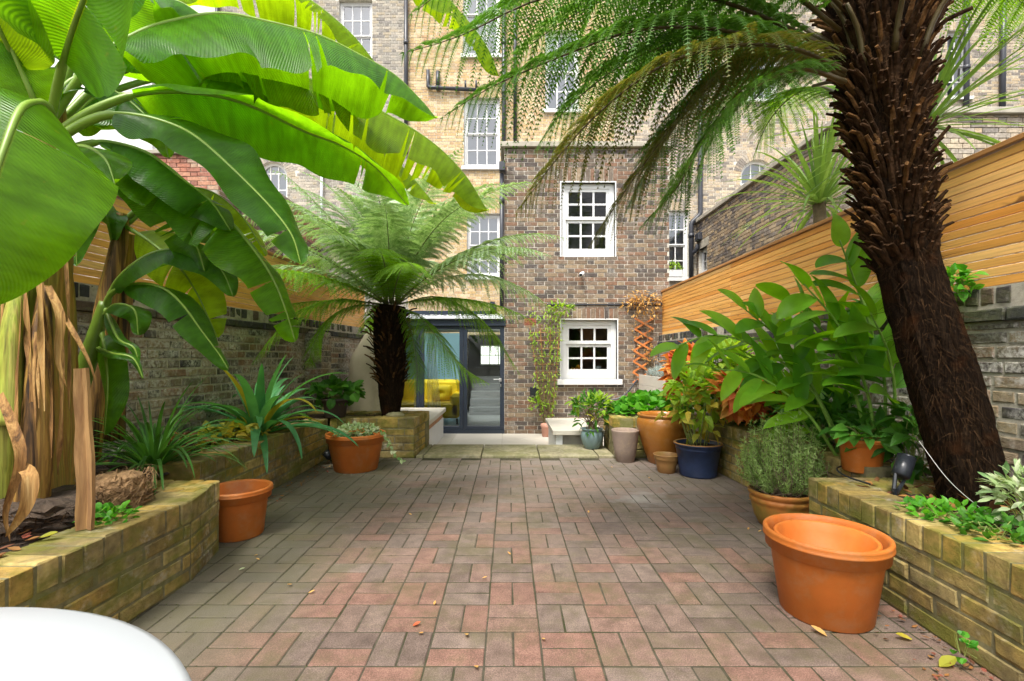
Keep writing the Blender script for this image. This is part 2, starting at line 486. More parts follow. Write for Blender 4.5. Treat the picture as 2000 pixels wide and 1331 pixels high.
M['roomdark'] = m_plain('room_charcoal', (0.12, 0.115, 0.11), 0.7, 0.2, 2)
M['floorboard'] = m_wood('floorboards_grey', [(0.20, 0.19, 0.19), (0.25, 0.24, 0.235)], (3, 40, 40), 0.35, 0)
M['sofa'] = m_plain('velvet_mustard', (0.70, 0.47, 0.010), 0.7, 0.18, 7, 0.2, 90)
def m_voile():
    n = N('curtain_voile')
    d = n.n('ShaderNodeBsdfDiffuse'); d.inputs[0].default_value = (.88, .88, .86, 1)
    t = n.n('ShaderNodeBsdfTranslucent'); t.inputs[0].default_value = (.9, .9, .88, 1)
    tr = n.n('ShaderNodeBsdfTransparent')
    m1 = n.n('ShaderNodeMixShader'); m1.inputs[0].default_value = .6; n.t.links.new(d.outputs[0], m1.inputs[1]); n.t.links.new(t.outputs[0], m1.inputs[2])
    m2 = n.n('ShaderNodeMixShader'); n.set(m2.inputs[0], n.ramp(n.noise(60, 2), [(.3, .5), (.7, .72)])); n.t.links.new(m1.outputs[0], m2.inputs[1]); n.t.links.new(tr.outputs[0], m2.inputs[2])
    return n.done(m2.outputs[0])
M['curtain'] = m_voile()
M['steel'] = m_plain('steel_satin', (0.55, 0.55, 0.55), 0.3, 0.05, 4, Metallic=0.9)
M['soil'] = m_brick('soil', [(0.055, 0.038, 0.026), (0.035, 0.025, 0.018)], 0.0, 0.5, mortar=True, bump=1.0)
M['earth'] = m_plain('earth', (0.09, 0.08, 0.055), 0.9, 0.3, 2, 0.5, 20)
M['terra'] = m_terracotta('terracotta', (0.47, 0.128, 0.022), 0.22, 0.15, .55, .25)
M['terra_in'] = m_terracotta('terracotta_inner', (0.56, 0.155, 0.022), 0.05)
M['terra_old'] = m_terracotta('terracotta_algae', (0.44, 0.155, 0.03), 0.15, 0.75)
M['clay_grey'] = m_terracotta('clay_weathered', (0.27, 0.20, 0.165), 0.5, 0.15, 0.85, 0.2)
M['clay_brown'] = m_terracotta('clay_brown', (0.33, 0.16, 0.055), 0.15, 0.35)
M['glaze_brown'] = m_terracotta('glaze_amber', (0.36, 0.13, 0.022), 0.12, 0.15, 0.25, 0.6)
M['glaze_navy'] = m_plain('glaze_navy', (0.018, 0.030, 0.075), 0.4, 0.35, 8, 0.08, 50)
M['glaze_teal'] = m_plain('glaze_teal', (0.15, 0.215, 0.225), 0.35, 0.2, 9)
M['pink'] = m_plain('clay_pink', (0.52, 0.27, 0.20), 0.8, 0.12, 9)
M['plastic'] = m_plain('plastic_dark', (0.05, 0.035, 0.028), 0.5, 0.15, 6)
M['black'] = m_plain('lamp_black', (0.012, 0.014, 0.018), 0.35, 0.2, 9)
M['cover'] = m_plain('cover_beige', (0.42, 0.37, 0.27), 0.75, 0.1, 5, 0.25, 25)
M['table'] = m_plain('table_white', (0.34, 0.355, 0.37), 0.25, 0.02, 2)
M['orange_wood'] = m_plain('trellis_orange', (0.52, 0.17, 0.045), 0.6, 0.2, 9)
M['bamboo'] = m_plain('trellis_tan', (0.38, 0.19, 0.08), 0.6, 0.2, 9)
M['airbrick'] = m_plain('airbrick_red', (0.28, 0.09, 0.055), 0.8, 0.2, 40)
M['fruit'] = m_plain('orange_fruit', (0.80, 0.30, 0.02), 0.5, 0.1, 30)
M['gravel'] = m_brick('gravel_grey', [(0.4, 0.4, 0.4), (0.2, 0.2, 0.2), (0.55, 0.54, 0.52)], 0, 0.2)
M['cable'] = m_plain('cable_white', (0.6, 0.6, 0.58), 0.5)
# foliage
M['banana'] = m_leaf('banana_leaf', [(0.062, 0.185, 0.008), (0.080, 0.215, 0.008), (0.055, 0.17, 0.009)], 0.62, (3.6, 2.7, 0.3, 1), 0.30, 0.35, 480, 0.18, (0.30, 0.24, 0.05), 0.3)
M['banana_y'] = m_leaf('banana_leaf_yellowing', [(0.15, 0.26, 0.010), (0.18, 0.29, 0.010)], 0.66, (2.4, 2.1, 0.3, 1), 0.36, 0.35, 480, 0.15, (0.36, 0.26, 0.05), 0.25)
M['banana_d'] = m_leaf('banana_leaf_deep', [(0.040, 0.135, 0.010), (0.050, 0.155, 0.009)], 0.50, (3.4, 2.6, 0.3, 1), 0.28, 0.4, 480, 0.04, (0.25, 0.2, 0.05), 0.35)
M['midrib'] = m_plain('banana_midrib', (0.17, 0.27, 0.035), 0.4, 0.15, 8)
M['petiole'] = m_plain('banana_petiole', (0.12, 0.20, 0.02), 0.4, 0.25, 6)
def m_sheath(name, stops, sc=(26, 26, 0.9), rough=.55, lo=.55, hi=1.3):
    n = N(name)
    g = n.noise(1.0, 4, vec=n.scaled(n.pos(), sc), rough=.65, dist=.8)
    g2 = n.noise(1.0, 3, vec=n.scaled(n.pos(), (sc[0] * 4, sc[1] * 4, sc[2] * 2)), rough=.6)
    c = n.mix(1.0, n.ramp(n.math('ADD', n.math('MULTIPLY', g, .8), n.math('MULTIPLY', n.rnd(), .2)), stops), n.ramp(g2, [(.3, lo), (.7, hi)]), 'MULTIPLY')
    return n.done(n.pbsdf(c, rough, n.bump(g2, .5, .006), .3))
M['pseudo'] = m_sheath('banana_sheath', [(.32, (.03, .016, .007)), (.41, (.13, .065, .02)), (.50, (.34, .19, .045)), (.60, (.28, .22, .04)), (.70, (.42, .28, .08))])
M['pseudo_g'] = m_sheath('banana_sheath_green', [(.34, (.10, .10, .02)), (.46, (.26, .25, .04)), (.56, (.30, .34, .05)), (.70, (.42, .36, .09))], (22, 22, .8))
M['drysheath'] = m_sheath('dry_sheath', [(.30, (.05, .026, .01)), (.44, (.20, .095, .028)), (.56, (.36, .20, .065)), (.70, (.46, .30, .12))], (34, 34, 1.6), .75, .72, 1.2)
M['stalk'] = m_sheath('dry_stalk', [(.30, (.26, .14, .06)), (.50, (.46, .27, .11)), (.70, (.55, .36, .17))], (14, 14, 2.2), .8, .82, 1.12)
M['straw'] = m_plain('straw_root', (0.22, 0.13, 0.06), 0.9, 0.4, 30, 0.8, 70)
M['root'] = m_plain('root_dark', (0.05, 0.033, 0.022), 0.9, 0.5, 25, 1.0, 60)
M['fern_mid'] = m_leaf('fern_sky_sheen', [(0.16, 0.27, 0.10), (0.25, 0.36, 0.18), (0.36, 0.46, 0.30)], 0.34, (1.5, 1.6, 0.7, 1), 0.4, spec=.5)  # sky sheen on the fronds is put into these pale greens
M['fern_low'] = m_leaf('fern_green', [(0.09, 0.20, 0.015), (0.13, 0.27, 0.02), (0.18, 0.33, 0.035)], 0.5, (1.8, 1.7, 0.35, 1), 0.5)
M['fern_big'] = m_leaf('fern_dark', [(0.052, 0.13, 0.014), (0.075, 0.17, 0.02), (0.11, 0.21, 0.06)], 0.42, (1.45, 1.7, 0.5, 1), 0.4, spec=.45)
M['fern_brown'] = m_leaf('fern_bronzed', [(0.08, 0.115, 0.026), (0.15, 0.135, 0.036), (0.075, 0.145, 0.024)], 0.45, (1.8, 1.5, 0.5, 1), 0.4, spec=.45)
M['rachis'] = m_plain('fern_rachis', (0.075, 0.055, 0.018), 0.5, 0.3, 9)
M['rachis_green'] = m_plain('fern_rachis_green', (0.11, 0.13, 0.03), 0.5, 0.3, 9)
def m_trunk(name, a, b, c3):
    n = N(name)
    v = n.scaled(n.pos(), (90, 90, 9))
    g = n.noise(1.0, 6, vec=v, rough=0.7, dist=1.2)
    c = n.ramp(g, [(0.32, a), (0.52, b), (0.72, c3)])
    r = n.ramp(n.noise(7, 5), [(0.55, 0.0), (0.75, 0.8)])
    c = n.mix(r, c, (0.06, 0.022, 0.007))
    return n.done(n.pbsdf(c, 0.95, n.bump(g, 1.0, 0.02), 0.04))
M['trunk'] = m_trunk('fern_trunk_fibre', (0.006, 0.004, 0.003), (0.016, 0.010, 0.006), (0.045, 0.027, 0.015))
M['stub'] = m_plain('fern_stub', (0.115, 0.058, 0.022), 0.9, 0.6, 30, 0.7, 80, spec=.08)
M['stub_d'] = m_plain('fern_stub_dark', (0.040, 0.021, 0.010), 0.9, 0.6, 30, 0.7, 80, spec=.08)
M['fibre'] = m_plain('fern_fibre', (0.036, 0.020, 0.010), 0.95, 0.6, 40, spec=.03)
M['ginger'] = m_leaf('ginger_leaf', [(0.07, 0.23, 0.015), (0.12, 0.32, 0.02), (0.20, 0.42, 0.025), (0.065, 0.21, 0.02)], 0.48, (2.4, 2.0, 0.3, 1), 0.36, spec=.3)
M['gstem'] = m_plain('ginger_stem', (0.18, 0.33, 0.05), 0.45, 0.2, 10)
M['strap'] = m_leaf('strap_leaf', [(0.065, 0.22, 0.075), (0.10, 0.28, 0.11), (0.05, 0.19, 0.07)], 0.34, (1.4, 1.5, 0.5, 1), 0.4)
M['strap_d'] = m_leaf('clump_leaf', [(0.05, 0.14, 0.025), (0.07, 0.19, 0.035), (0.10, 0.22, 0.055)], 0.32, (1.4, 1.5, 0.5, 1), 0.4)
M['strap_y'] = m_leaf('strap_leaf_yellow', [(0.42, 0.34, 0.03), (0.36, 0.30, 0.03)], 0.4, (1.3, 1.2, 0.5, 1), 0.5)
M['cordy'] = m_leaf('cordyline_leaf', [(0.15, 0.26, 0.06), (0.22, 0.33, 0.09), (0.11, 0.21, 0.045)], 0.4, (1.4, 1.4, 0.6, 1), 0.45)
M['lime'] = m_leaf('leaf_lime', [(0.17, 0.33, 0.025), (0.25, 0.41, 0.035), (0.33, 0.46, 0.06)], 0.5, (1.4, 1.4, 0.4, 1), 0.45)
M['green'] = m_leaf('leaf_green', [(0.04, 0.13, 0.02), (0.06, 0.19, 0.02), (0.09, 0.24, 0.03)], 0.42, (1.5, 1.5, 0.4, 1), 0.45)
M['bright'] = m_leaf('leaf_bright', [(0.05, 0.22, 0.02), (0.09, 0.30, 0.025), (0.13, 0.36, 0.03)], 0.45, (1.4, 1.5, 0.4, 1), 0.42)
M['yellowleaf'] = m_leaf('leaf_yellow', [(0.45, 0.36, 0.04), (0.30, 0.35, 0.05), (0.52, 0.38, 0.05)], 0.45, (1.3, 1.2, 0.5, 1), 0.5)
M['coleus'] = m_leaf('leaf_coleus', [(0.62, 0.20, 0.035), (0.66, 0.30, 0.05), (0.45, 0.06, 0.03), (0.60, 0.33, 0.08)], 0.4, (1.3, 1.1, 0.7, 1), 0.5)
M['deadleaf'] = m_leaf('leaf_dead', [(0.50, 0.28, 0.08), (0.60, 0.37, 0.12), (0.40, 0.20, 0.06)], 0.35, (1.2, 1.1, 0.7, 1), 0.7)
M['litter'] = m_leaf('leaf_litter', [(0.20, 0.08, 0.03), (0.30, 0.15, 0.04), (0.13, 0.055, 0.03), (0.24, 0.06, 0.04)], 0.2, (1.2, 1.1, 0.7, 1), 0.7)
M['rose'] = m_leaf('leaf_rosemary', [(0.22, 0.34, 0.10), (0.30, 0.42, 0.13), (0.38, 0.48, 0.20)], 0.42, (1.3, 1.4, 0.6, 1), 0.5)
M['rose_dry'] = m_plain('rosemary_dry', (0.20, 0.14, 0.09), 0.9, 0.4, 30)
M['varieg'] = m_leaf('leaf_variegated', [(0.36, 0.42, 0.24), (0.20, 0.32, 0.10), (0.50, 0.54, 0.36), (0.10, 0.22, 0.06)], 0.35, (1.3, 1.3, 0.7, 1), 0.5)
M['lav'] = m_leaf('leaf_lavender', [(0.24, 0.30, 0.28), (0.30, 0.36, 0.33)], 0.2, (1, 1, 1, 1), 0.6)
M['twig'] = m_plain('twig', (0.16, 0.11, 0.06), 0.8, 0.3, 30)
M['cane'] = m_plain('cane_green', (0.20, 0.24, 0.06), 0.6, 0.3, 20)
M['mossy'] = m_leaf('moss_tufts', [(0.035, 0.05, 0.012), (0.06, 0.075, 0.018), (0.09, 0.10, 0.03)], 0.2, (1.2, 1.2, 0.6, 1), 0.8)

# ------------------------------------------------------------------ bricks
def brick_unit(seed, w=0.215, h=0.065, d=0.1, ch=0.006, jit=0.003):
    """unit brick (-.5..+.5): x along the wall, y into the wall, z up; the front (y=-.5) is chamfered"""
    r = random.Random(seed)
    cx, cz, cy = ch / w, ch / h, ch / d
    V = []
    for (y, ix, iz) in ((0.5, 0, 0), (-0.5 + cy, 0, 0), (-0.5, cx, cz)):
        for (sx, sz) in ((-1, -1), (1, -1), (1, 1), (-1, 1)):
            j = jit if y < 0.4 else 0
            V.append((sx * (0.5 - ix) + r.uniform(-j, j) / w, y + (r.uniform(-j, j) / d * 0.6 if y < 0 else 0), sz * (0.5 - iz) + r.uniform(-j, j) / h))
    Q = []
    for a in (0, 4):
        for k in range(4):
            k2 = (k + 1) % 4
            Q.append((a + k, a + 4 + k, a + 4 + k2, a + k2)[::-1])
    Q.append((8, 9, 10, 11)); Q.append((3, 2, 1, 0))
    return np.array(V), np.array(Q)

BU = [brick_unit(i, ch=0.003, jit=0.0015) for i in range(6)]
BU_ROUGH = [brick_unit(50 + i, ch=0.006, jit=0.0035) for i in range(8)]
_bm = {}
def unit_mesh(units, i, mat):
    k = (id(units), i, mat.name)
    if k not in _bm:
        me = mesh_np('brick', *units[i]); me.materials.append(mat); _bm[k] = me
    return _bm[k]

class Frame:
    """a wall plane: origin o, u along it, n its outward normal"""
    def __init__(s, p0, p1, z0=0.0):
        p0 = np.array([p0[0], p0[1], z0]); p1 = np.array([p1[0], p1[1], z0])
        s.o = p0; s.u = norm(p1 - p0); s.len = float(np.linalg.norm(p1 - p0))
        s.i = np.array([-s.u[1], s.u[0], 0.0])      # into the wall; outward = -i
        s.rz = math.atan2(s.u[1], s.u[0])
    def pt(s, u, v, d=0.0):      # d: depth into the wall (negative = proud)
        u, v, d = np.broadcast_arrays(np.asarray(u, float), np.asarray(v, float), np.asarray(d, float))
        return s.o + u[..., None] * s.u + d[..., None] * s.i + v[..., None] * np.array([0, 0, 1.0])
    def local(s, V):
        V = np.asarray(V, float)
        return s.pt(V[:, 0], V[:, 2], V[:, 1])
    def box(s, mb, u0, u1, v0, v1, d0, d1, ch=0.0):
        V, Q = box_np(u0, u1, d0, d1, v0, v1, ch)
        mb.add(s.local(V), Q)

def bond(u0, u1, v0, v1, course=0.0725, L=0.225, mode='flemish', mort=0.010, seed=0, jit=0.0):
    """rectangles (u0,u1,v0,v1) of the bricks of a wall face"""
    r = random.Random(seed); out = []
    v = v0; row = 0
    while v < v1 - 0.02:
        vt = min(v + course, v1)
        if mode == 'flemish': seq = [L, L / 2]; off = 0 if row % 2 else -(L * 0.75)
        elif mode == 'header': seq = [L / 2]; off = -(L / 4) * (row % 2)
        elif mode == 'garden': seq = [L] if row % 4 else [L / 2]; off = -(L / 2) * (row % 2) * (1 if row % 4 else 0.5)
        else: seq = [L]; off = -(L / 2) * (row % 2)
        u = u0 + off; k = 0
        while u < u1:
            w = seq[k % len(seq)] * (1 + r.uniform(-jit, jit)); k += 1
            a, b = max(u, u0), min(u + w, u1)
            if b - a > 0.03:
                out.append((a + mort / 2, b - mort / 2, v + mort / 2, vt - mort / 2))
            u += w
        v = vt; row += 1
    return out

def cut(rects, holes):
    for (hu0, hu1, hv0, hv1) in holes:
        nr = []
        for (a, b, c, d) in rects:
            if b <= hu0 or a >= hu1 or d <= hv0 or c >= hv1: nr.append((a, b, c, d)); continue
            if c < hv0 - 0.02: 
                nr.append((a, b, c, hv0)); 
                c = hv0
            if d > hv1 + 0.02:
                nr.append((a, b, hv1, d))
                d = hv1
            if d - c < 0.008: continue
            if a < hu0 - 0.025: nr.append((a, hu0 - 0.003, c, d))
            if b > hu1 + 0.025: nr.append((hu1 + 0.003, b, c, d))
        rects = nr
    return rects

CAMP = np.array([0, 0, EYE])
def lay(parent, fr, rects, mat, depth=0.06, proud=0.008, units=BU, limit=300, name='brick', rough=0.003, seed=1, joined_name='brickwork', minu=0.0):
    """the largest in view as single bricks, the rest joined into one part"""
    rr = random.Random(seed)
    rects = list(rects)
    c = np.array([fr.pt((a + b) / 2, (cc + d) / 2) for a, b, cc, d in rects])
    px = VX + c[:, 0] / np.maximum(c[:, 1], 0.2) * FPX
    py = VY - (c[:, 2] - EYE) / np.maximum(c[:, 1], 0.2) * FPX
    area = np.array([(b - a) * (d - cc) for a, b, cc, d in rects]) / np.linalg.norm(c - CAMP, axis=1) ** 2
    vis = (c[:, 1] > 0.3) & (px > -40) & (px < 2040) & (py > -40) & (py < 1371)
    score = np.where(vis, area, -1)
    order = np.argsort(-score)
    single = set(order[:limit].tolist()) if len(rects) > limit else set(range(len(rects)))
    single = {i for i in single if score[i] > minu}
    base = wl(parent)
    mb = []
    for i, (a, b, cc, d) in enumerate(rects):
        pr = proud + rr.uniform(-rough, rough)
        ctr = fr.pt((a + b) / 2, (cc + d) / 2, depth / 2 - pr)
        k = rr.randrange(len(units))
        if i in single:
            o = bpy.data.objects.new(name, unit_mesh(units, k, mat))
            o.location = ctr - base
            o.rotation_euler = (rr.uniform(-.004, .004), rr.uniform(-.006, .006), fr.rz + rr.uniform(-.006, .006))
            o.scale = (b - a, depth, d - cc)
            COL.objects.link(o); o.parent = parent
        else:
            V = units[k][0] * np.array([b - a, depth, d - cc])
            W = ctr + V[:, :1] * fr.u + V[:, 1:2] * fr.i + V[:, 2:3] * np.array([0, 0, 1.0])
            mb.append((W, units[k][1]))
    if mb:
        m = MB()
        for W, Q in mb: m.add(W, Q)
        o = m.build(joined_name, mat, parent)
        o['kind'] = 'stuff'

def core(fr, u0, u1, v0, v1, d0, d1, holes, mb=None):
    """a slab of wall with rectangular holes; only outer faces and reveals"""
    us = sorted({u0, u1, *[min(max(h[i], u0), u1) for h in holes for i in (0, 1)]})
    vs = sorted({v0, v1, *[min(max(h[i], v0), v1) for h in holes for i in (2, 3)]})
    nu, nv = len(us) - 1, len(vs) - 1
    solid = np.ones((nu + 2, nv + 2), bool); solid[0] = solid[-1] = False; solid[:, 0] = solid[:, -1] = False
    for i in range(nu):
        for j in range(nv):
            cu, cv = (us[i] + us[i + 1]) / 2, (vs[j] + vs[j + 1]) / 2
            if any(h[0] < cu < h[1] and h[2] < cv < h[3] for h in holes): solid[i + 1, j + 1] = False
    mb = mb or MB()
    def quad(p): mb.add([fr.pt(*q) for q in p], [(0, 1, 2, 3)])
    for i in range(nu):
        for j in range(nv):
            if not solid[i + 1, j + 1]: continue
            a, b, c, d = us[i], us[i + 1], vs[j], vs[j + 1]
            quad([(a, c, d0), (b, c, d0), (b, d, d0), (a, d, d0)])
            quad([(b, c, d1), (a, c, d1), (a, d, d1), (b, d, d1)])
            if not solid[i, j + 1]: quad([(a, c, d1), (a, c, d0), (a, d, d0), (a, d, d1)])
            if not solid[i + 2, j + 1]: quad([(b, c, d0), (b, c, d1), (b, d, d1), (b, d, d0)])
            if not solid[i + 1, j]: quad([(a, c, d1), (b, c, d1), (b, c, d0), (a, c, d0)])
            if not solid[i + 1, j + 2]: quad([(a, d, d0), (b, d, d0), (b, d, d1), (a, d, d1)])
    return mb

def window(parent, fr, u0, u1, v0, v1, cols=3, rt=2, rb=2, rec=0.08, fw=0.06, sill=True, glass='glass_far', back='blind', backd=0.10, split=None, bar=0.022,
           sill_h=0.07, sill_x=0.06, sill_out=0.07, liner=False):
    """a sash window in a reveal: frame, two sashes with glazing bars, panes, sill"""
    mb = MB()
    for (a, b, c, d) in ((u0, u0 + fw, v0, v1), (u1 - fw, u1, v0, v1), (u0 + fw, u1 - fw, v1 - fw, v1), (u0 + fw, u1 - fw, v0, v0 + fw)):
        fr.box(mb, a, b, c, d, rec, rec + 0.10)
    if liner:      # painted reveal
        t = 0.02
        for (a, b, c, d) in ((u0 - t, u0, v0, v1 + t), (u1, u1 + t, v0, v1 + t), (u0, u1, v1, v1 + t)):
            fr.box(mb, a, b, c, d, -0.012, rec + 0.05)
    w = mb.build('window', M['white'], parent)
    a, b, c, d = u0 + fw, u1 - fw, v0 + fw, v1 - fw
    mid = c + (d - c) * (split if split is not None else rb / (rb + rt))
    for k, (s0, s1, rows, dd) in enumerate(((mid, d, rt, 0.015), (c, mid, rb, 0.045))):
        sm = MB(); sf = fw * 0.62
        if rows == 0: continue
        for q in ((a, a + sf, s0, s1), (b - sf, b, s0, s1), (a + sf, b - sf, s1 - sf, s1), (a + sf, b - sf, s0, s0 + sf * (1.5 if k else 1))):
            fr.box(sm, *q, rec + dd, rec + dd + 0.035)
        i0, i1, j0, j1 = a + sf, b - sf, s0 + sf * (1.5 if k else 1), s1 - sf
        for i in range(1, cols):
            x = i0 + (i1 - i0) * i / cols
            fr.box(sm, x - bar / 2, x + bar / 2, j0, j1, rec + dd + 0.004, rec + dd + 0.032)
        for j in range(1, rows):
            y = j0 + (j1 - j0) * j / rows
            fr.box(sm, i0, i1, y - bar / 2, y + bar / 2, rec + dd + 0.006, rec + dd + 0.030)
        sm.build('sash', M['white'], w)
        for i in range(cols):
            for j in range(rows):
                gm = MB()
                x0, x1 = i0 + (i1 - i0) * i / cols, i0 + (i1 - i0) * (i + 1) / cols
                y0, y1 = j0 + (j1 - j0) * j / rows, j0 + (j1 - j0) * (j + 1) / rows
                tilt = random.uniform(-0.002, 0.002)
                V = np.array([(x0, rec + dd + 0.018, y0), (x1, rec + dd + 0.018 + tilt, y0), (x1, rec + dd + 0.019, y1), (x0, rec + dd + 0.018 + tilt, y1)])
                gm.add(fr.local(V), [(0, 1, 2, 3)])
                gm.build('pane', M[glass], w)
    if sill:
        sb = MB(); fr.box(sb, u0 - sill_x, u1 + sill_x, v0 - sill_h, v0, -sill_out, rec + 0.06, 0.006)
        sb.build('sill', M['white'] if sill is True else M[sill], w)
    if back:
        bb = MB(); fr.box(bb, u0 + 0.01, u1 - 0.01, v0 + 0.01, v1 - 0.01, rec + 0.10 + backd, rec + 0.12 + backd)
        bb.build('blind', M[back], w)
    return w

def arch_window(parent, fr, u0, u1, v0, vs, cols=3, rec=0.1):
    """round-headed window: v0 foot, vs spring line"""
    r = (u1 - u0) / 2; cu = (u0 + u1) / 2; fw = 0.07
    n = 20
    def outline(ins):
        pts = [(u0 + ins, v0 + ins)] + [(u1 - ins, v0 + ins)]
        pts += [(cu + (r - ins) * math.cos(t), vs + (r - ins) * math.sin(t)) for t in np.linspace(0, math.pi, n)]
        return pts
    o, i = outline(0), outline(fw)
    mb = MB(); m = len(o)
    V = np.array([(a, rec, b) for a, b in o] + [(a, rec, b) for a, b in i] + [(a, rec + .08, b) for a, b in i])
    Q = [(k, (k + 1) % m, m + (k + 1) % m, m + k) for k in range(m)] + [(m + k, m + (k + 1) % m, 2 * m + (k + 1) % m, 2 * m + k) for k in range(m)]
    mb.add(fr.local(V), Q)
    w = mb.build('window', M['white'], parent)
    sm = MB()
    for k in range(1, cols):
        x = u0 + fw + (u1 - u0 - 2 * fw) * k / cols
        top = vs + math.sqrt(max(0, (r - fw) ** 2 - (x - cu) ** 2))
        fr.box(sm, x - .015, x + .015, v0 + fw, top, rec + .02, rec + .05)
    for y in np.arange(v0 + 0.4, vs + 0.2, 0.42):
        h = r - fw if y <= vs else math.sqrt(max(0, (r - fw) ** 2 - (y - vs) ** 2))
        fr.box(sm, cu - h, cu + h, y - .015, y + .015, rec + .022, rec + .048)
    sm.build('glazing_bars', M['white'], w)
    gv = np.array([(cu, rec + .035, vs)] + [(a, rec + .035, b) for a, b in i])
    gm = MB(); gm.add(fr.local(gv), None, [(0, 1 + k, 1 + (k + 1) % m) for k in range(m)])
    gm.build('pane', M['glass_far'], w)
    bm_ = MB(); fr.box(bm_, u0, u1, v0, vs + r, rec + .22, rec + .24); bm_.build('blind', M['blind'], w)
    return w

def soldier(fr, u0, u1, v0, v1, k=0.075, fan=0.0):
    n = max(1, int(round((u1 - u0) / k))); out = []
    for i in range(n):
        out.append((u0 + (u1 - u0) * i / n + .005, u0 + (u1 - u0) * (i + 1) / n - .005, v0, v1))
    return out

# ------------------------------------------------------------------ ground and paving
S = 0.2015
struct('ground', [(-60, -40, -0.30), (60, -40, -0.30), (60, 80, -0.30), (-60, 80, -0.30)], [(0, 1, 2, 3)], M['earth'])
mb = MB(); mb.box(-2.1, 2.1, -2.5, 4.955, -0.29, -0.0016)
patio = struct('patio', *box_np(-2.1, 2.1, -2.5, 4.955, -0.29, -0.0016), M['joint'])
units_p = [brick_unit(200 + i, 0.2, 0.06, 0.1, 0.004, 0.0015) for i in range(8)]
def paver_unit(seed, jit=0.0016):
    r = random.Random(seed); V = []
    for (z, ix, iy) in ((-0.05, 0, 0), (-0.0022, 0, 0), (0.0, .0030, .0030)):
        for (sx, sy) in ((-1, -1), (1, -1), (1, 1), (-1, 1)):
            V.append((sx * (0.0972 - ix) + r.uniform(-jit, jit), sy * (0.0467 - iy) + r.uniform(-jit, jit), z + (r.uniform(-.001, .001) if z == 0 else 0)))
    Q = []
    for a in (0, 4):
        for k in range(4):
            k2 = (k + 1) % 4
            Q.append((a + k, a + k2, a + 4 + k2, a + 4 + k))
    Q.append((8, 9, 10, 11))
    return np.array(V), np.array(Q)
PU = [paver_unit(i) for i in range(10)]
PM = []
for v, q in PU:
    me = mesh_np('paver', v, q); me.materials.append(M['paver']); PM.append(me)
pav = []
for i in range(-11, 12):
    for j in range(-9, 18):
        x0, y0 = -0.085 + i * S, 1.617 + j * S
        vert = (i + j) % 2 == 0
        for k in (0, 1):
            if vert: pav.append((x0 + S * (.25 + .5 * k), y0 + S / 2, math.pi / 2))
            else: pav.append((x0 + S / 2, y0 + S * (.25 + .5 * k), 0))
def paver_ok(x, y):
    if y > 4.90: return False
    if x < -1.66 and y < 2.5: return False
    if x < -1.93 or x > 1.98: return False
    if x > 1.68 and y < 2.5: return False
    return y > -2.2
pav = [p for p in pav if paver_ok(p[0], p[1])]
def pscore(p):
    if p[1] < 1.45: return 1e9
    if abs(p[0]) > p[1] * 1.1: return 1e8
    return p[0] ** 2 + p[1] ** 2
pav.sort(key=pscore)
mb = MB(); base = wl(patio)
for k, (x, y, a) in enumerate(pav):
    i = random.randrange(10)
    z = abs(random.gauss(0.0004, 0.0011)); a += random.gauss(0, 0.008) + (math.pi if random.random() < .5 else 0)
    tx, ty = random.gauss(0, .003), random.gauss(0, .003)
    if k < 300:
        o = bpy.data.objects.new('paver', PM[i]); COL.objects.link(o); o.parent = patio
        o.location = np.array([x, y, z]) - base; o.rotation_euler = (tx, ty, a)
    else:
        V, Q = PU[i]; c, s = math.cos(a), math.sin(a)
        mb.add(np.stack([V[:, 0] * c - V[:, 1] * s + x, V[:, 0] * s + V[:, 1] * c + y, V[:, 2] + z], 1), Q)
o = mb.build('paving_blocks', M['paver'], patio); o['kind'] = 'stuff'

# sandstone step in front of the terrace
step = struct('stone_step', *box_np(-0.985, 1.12, 4.965, 5.60, -0.29, -0.02), M['joint'])
for (a, b) in ((-0.97, -0.90), (-0.89, -0.295), (-0.285, 0.315), (0.325, 0.930), (0.94, 1.10)):
    V, Q = box_np(a, b, 4.96, 5.61, -0.019, 0.022, 0.006)
    obj('slab', V + np.array([0, 0, random.uniform(-.002, .003)]), Q, M['slab'], step)
# pale terrace, a step down
terr = struct('terrace', *box_np(-2.5, 2.6, 5.62, 7.79, -0.32, -0.215), M['mortar_pale'])
for i in range(-3, 4):
    for j in range(4):
        x0, y0 = -0.1 + i * 0.75, 5.63 + j * 0.54
        x1 = min(x0 + 0.744, 2.58)
        V, Q = box_np(max(x0, -2.48), x1, y0, y0 + 0.535, -0.214, -0.20, 0.002)
        if x1 > x0: obj('tile', V, Q, M['porcelain'], terr)

# ------------------------------------------------------------------ garden walls and fences
def garden_wall(name, label, p0, p1, z1, seed, limit=300):
    fr = Frame(p0, p1, 0.0)
    t = thing(name, label, 'garden wall', ((p0[0] + p1[0]) / 2, (p0[1] + p1[1]) / 2, -0.3))
    core(fr, 0, fr.len, -0.3, z1 - 0.005, 0.000, 0.24, []).build('wall_core', M['mortar'], t)
    body = bond(0, fr.len, 0.0, z1 - 0.19, 0.074, 0.228, 'flemish', 0.016, seed, 0.10)
    lay(t, fr, body, M['b_wall'], 0.10, 0.007, BU_ROUGH, limit, rough=0.004, seed=seed)
    # dark oversailing course and a soldier course on top
    lay(t, fr, bond(0, fr.len, z1 - 0.19, z1 - 0.115, 0.075, 0.228, 'stretcher', 0.012, seed + 1, 0.05), M['b_cope'], 0.14, 0.038, BU_ROUGH, 60, rough=0.006, seed=seed + 1, name='coping_brick', joined_name='coping_course')
    lay(t, fr, bond(0, fr.len, z1 - 0.105, z1, 0.105, 0.17, 'header', 0.014, seed + 2, 0.12), M['b_cope'], 0.12, 0.004, BU_ROUGH, 80, rough=0.008, seed=seed + 2, name='top_brick', joined_name='top_course')
    return t, fr

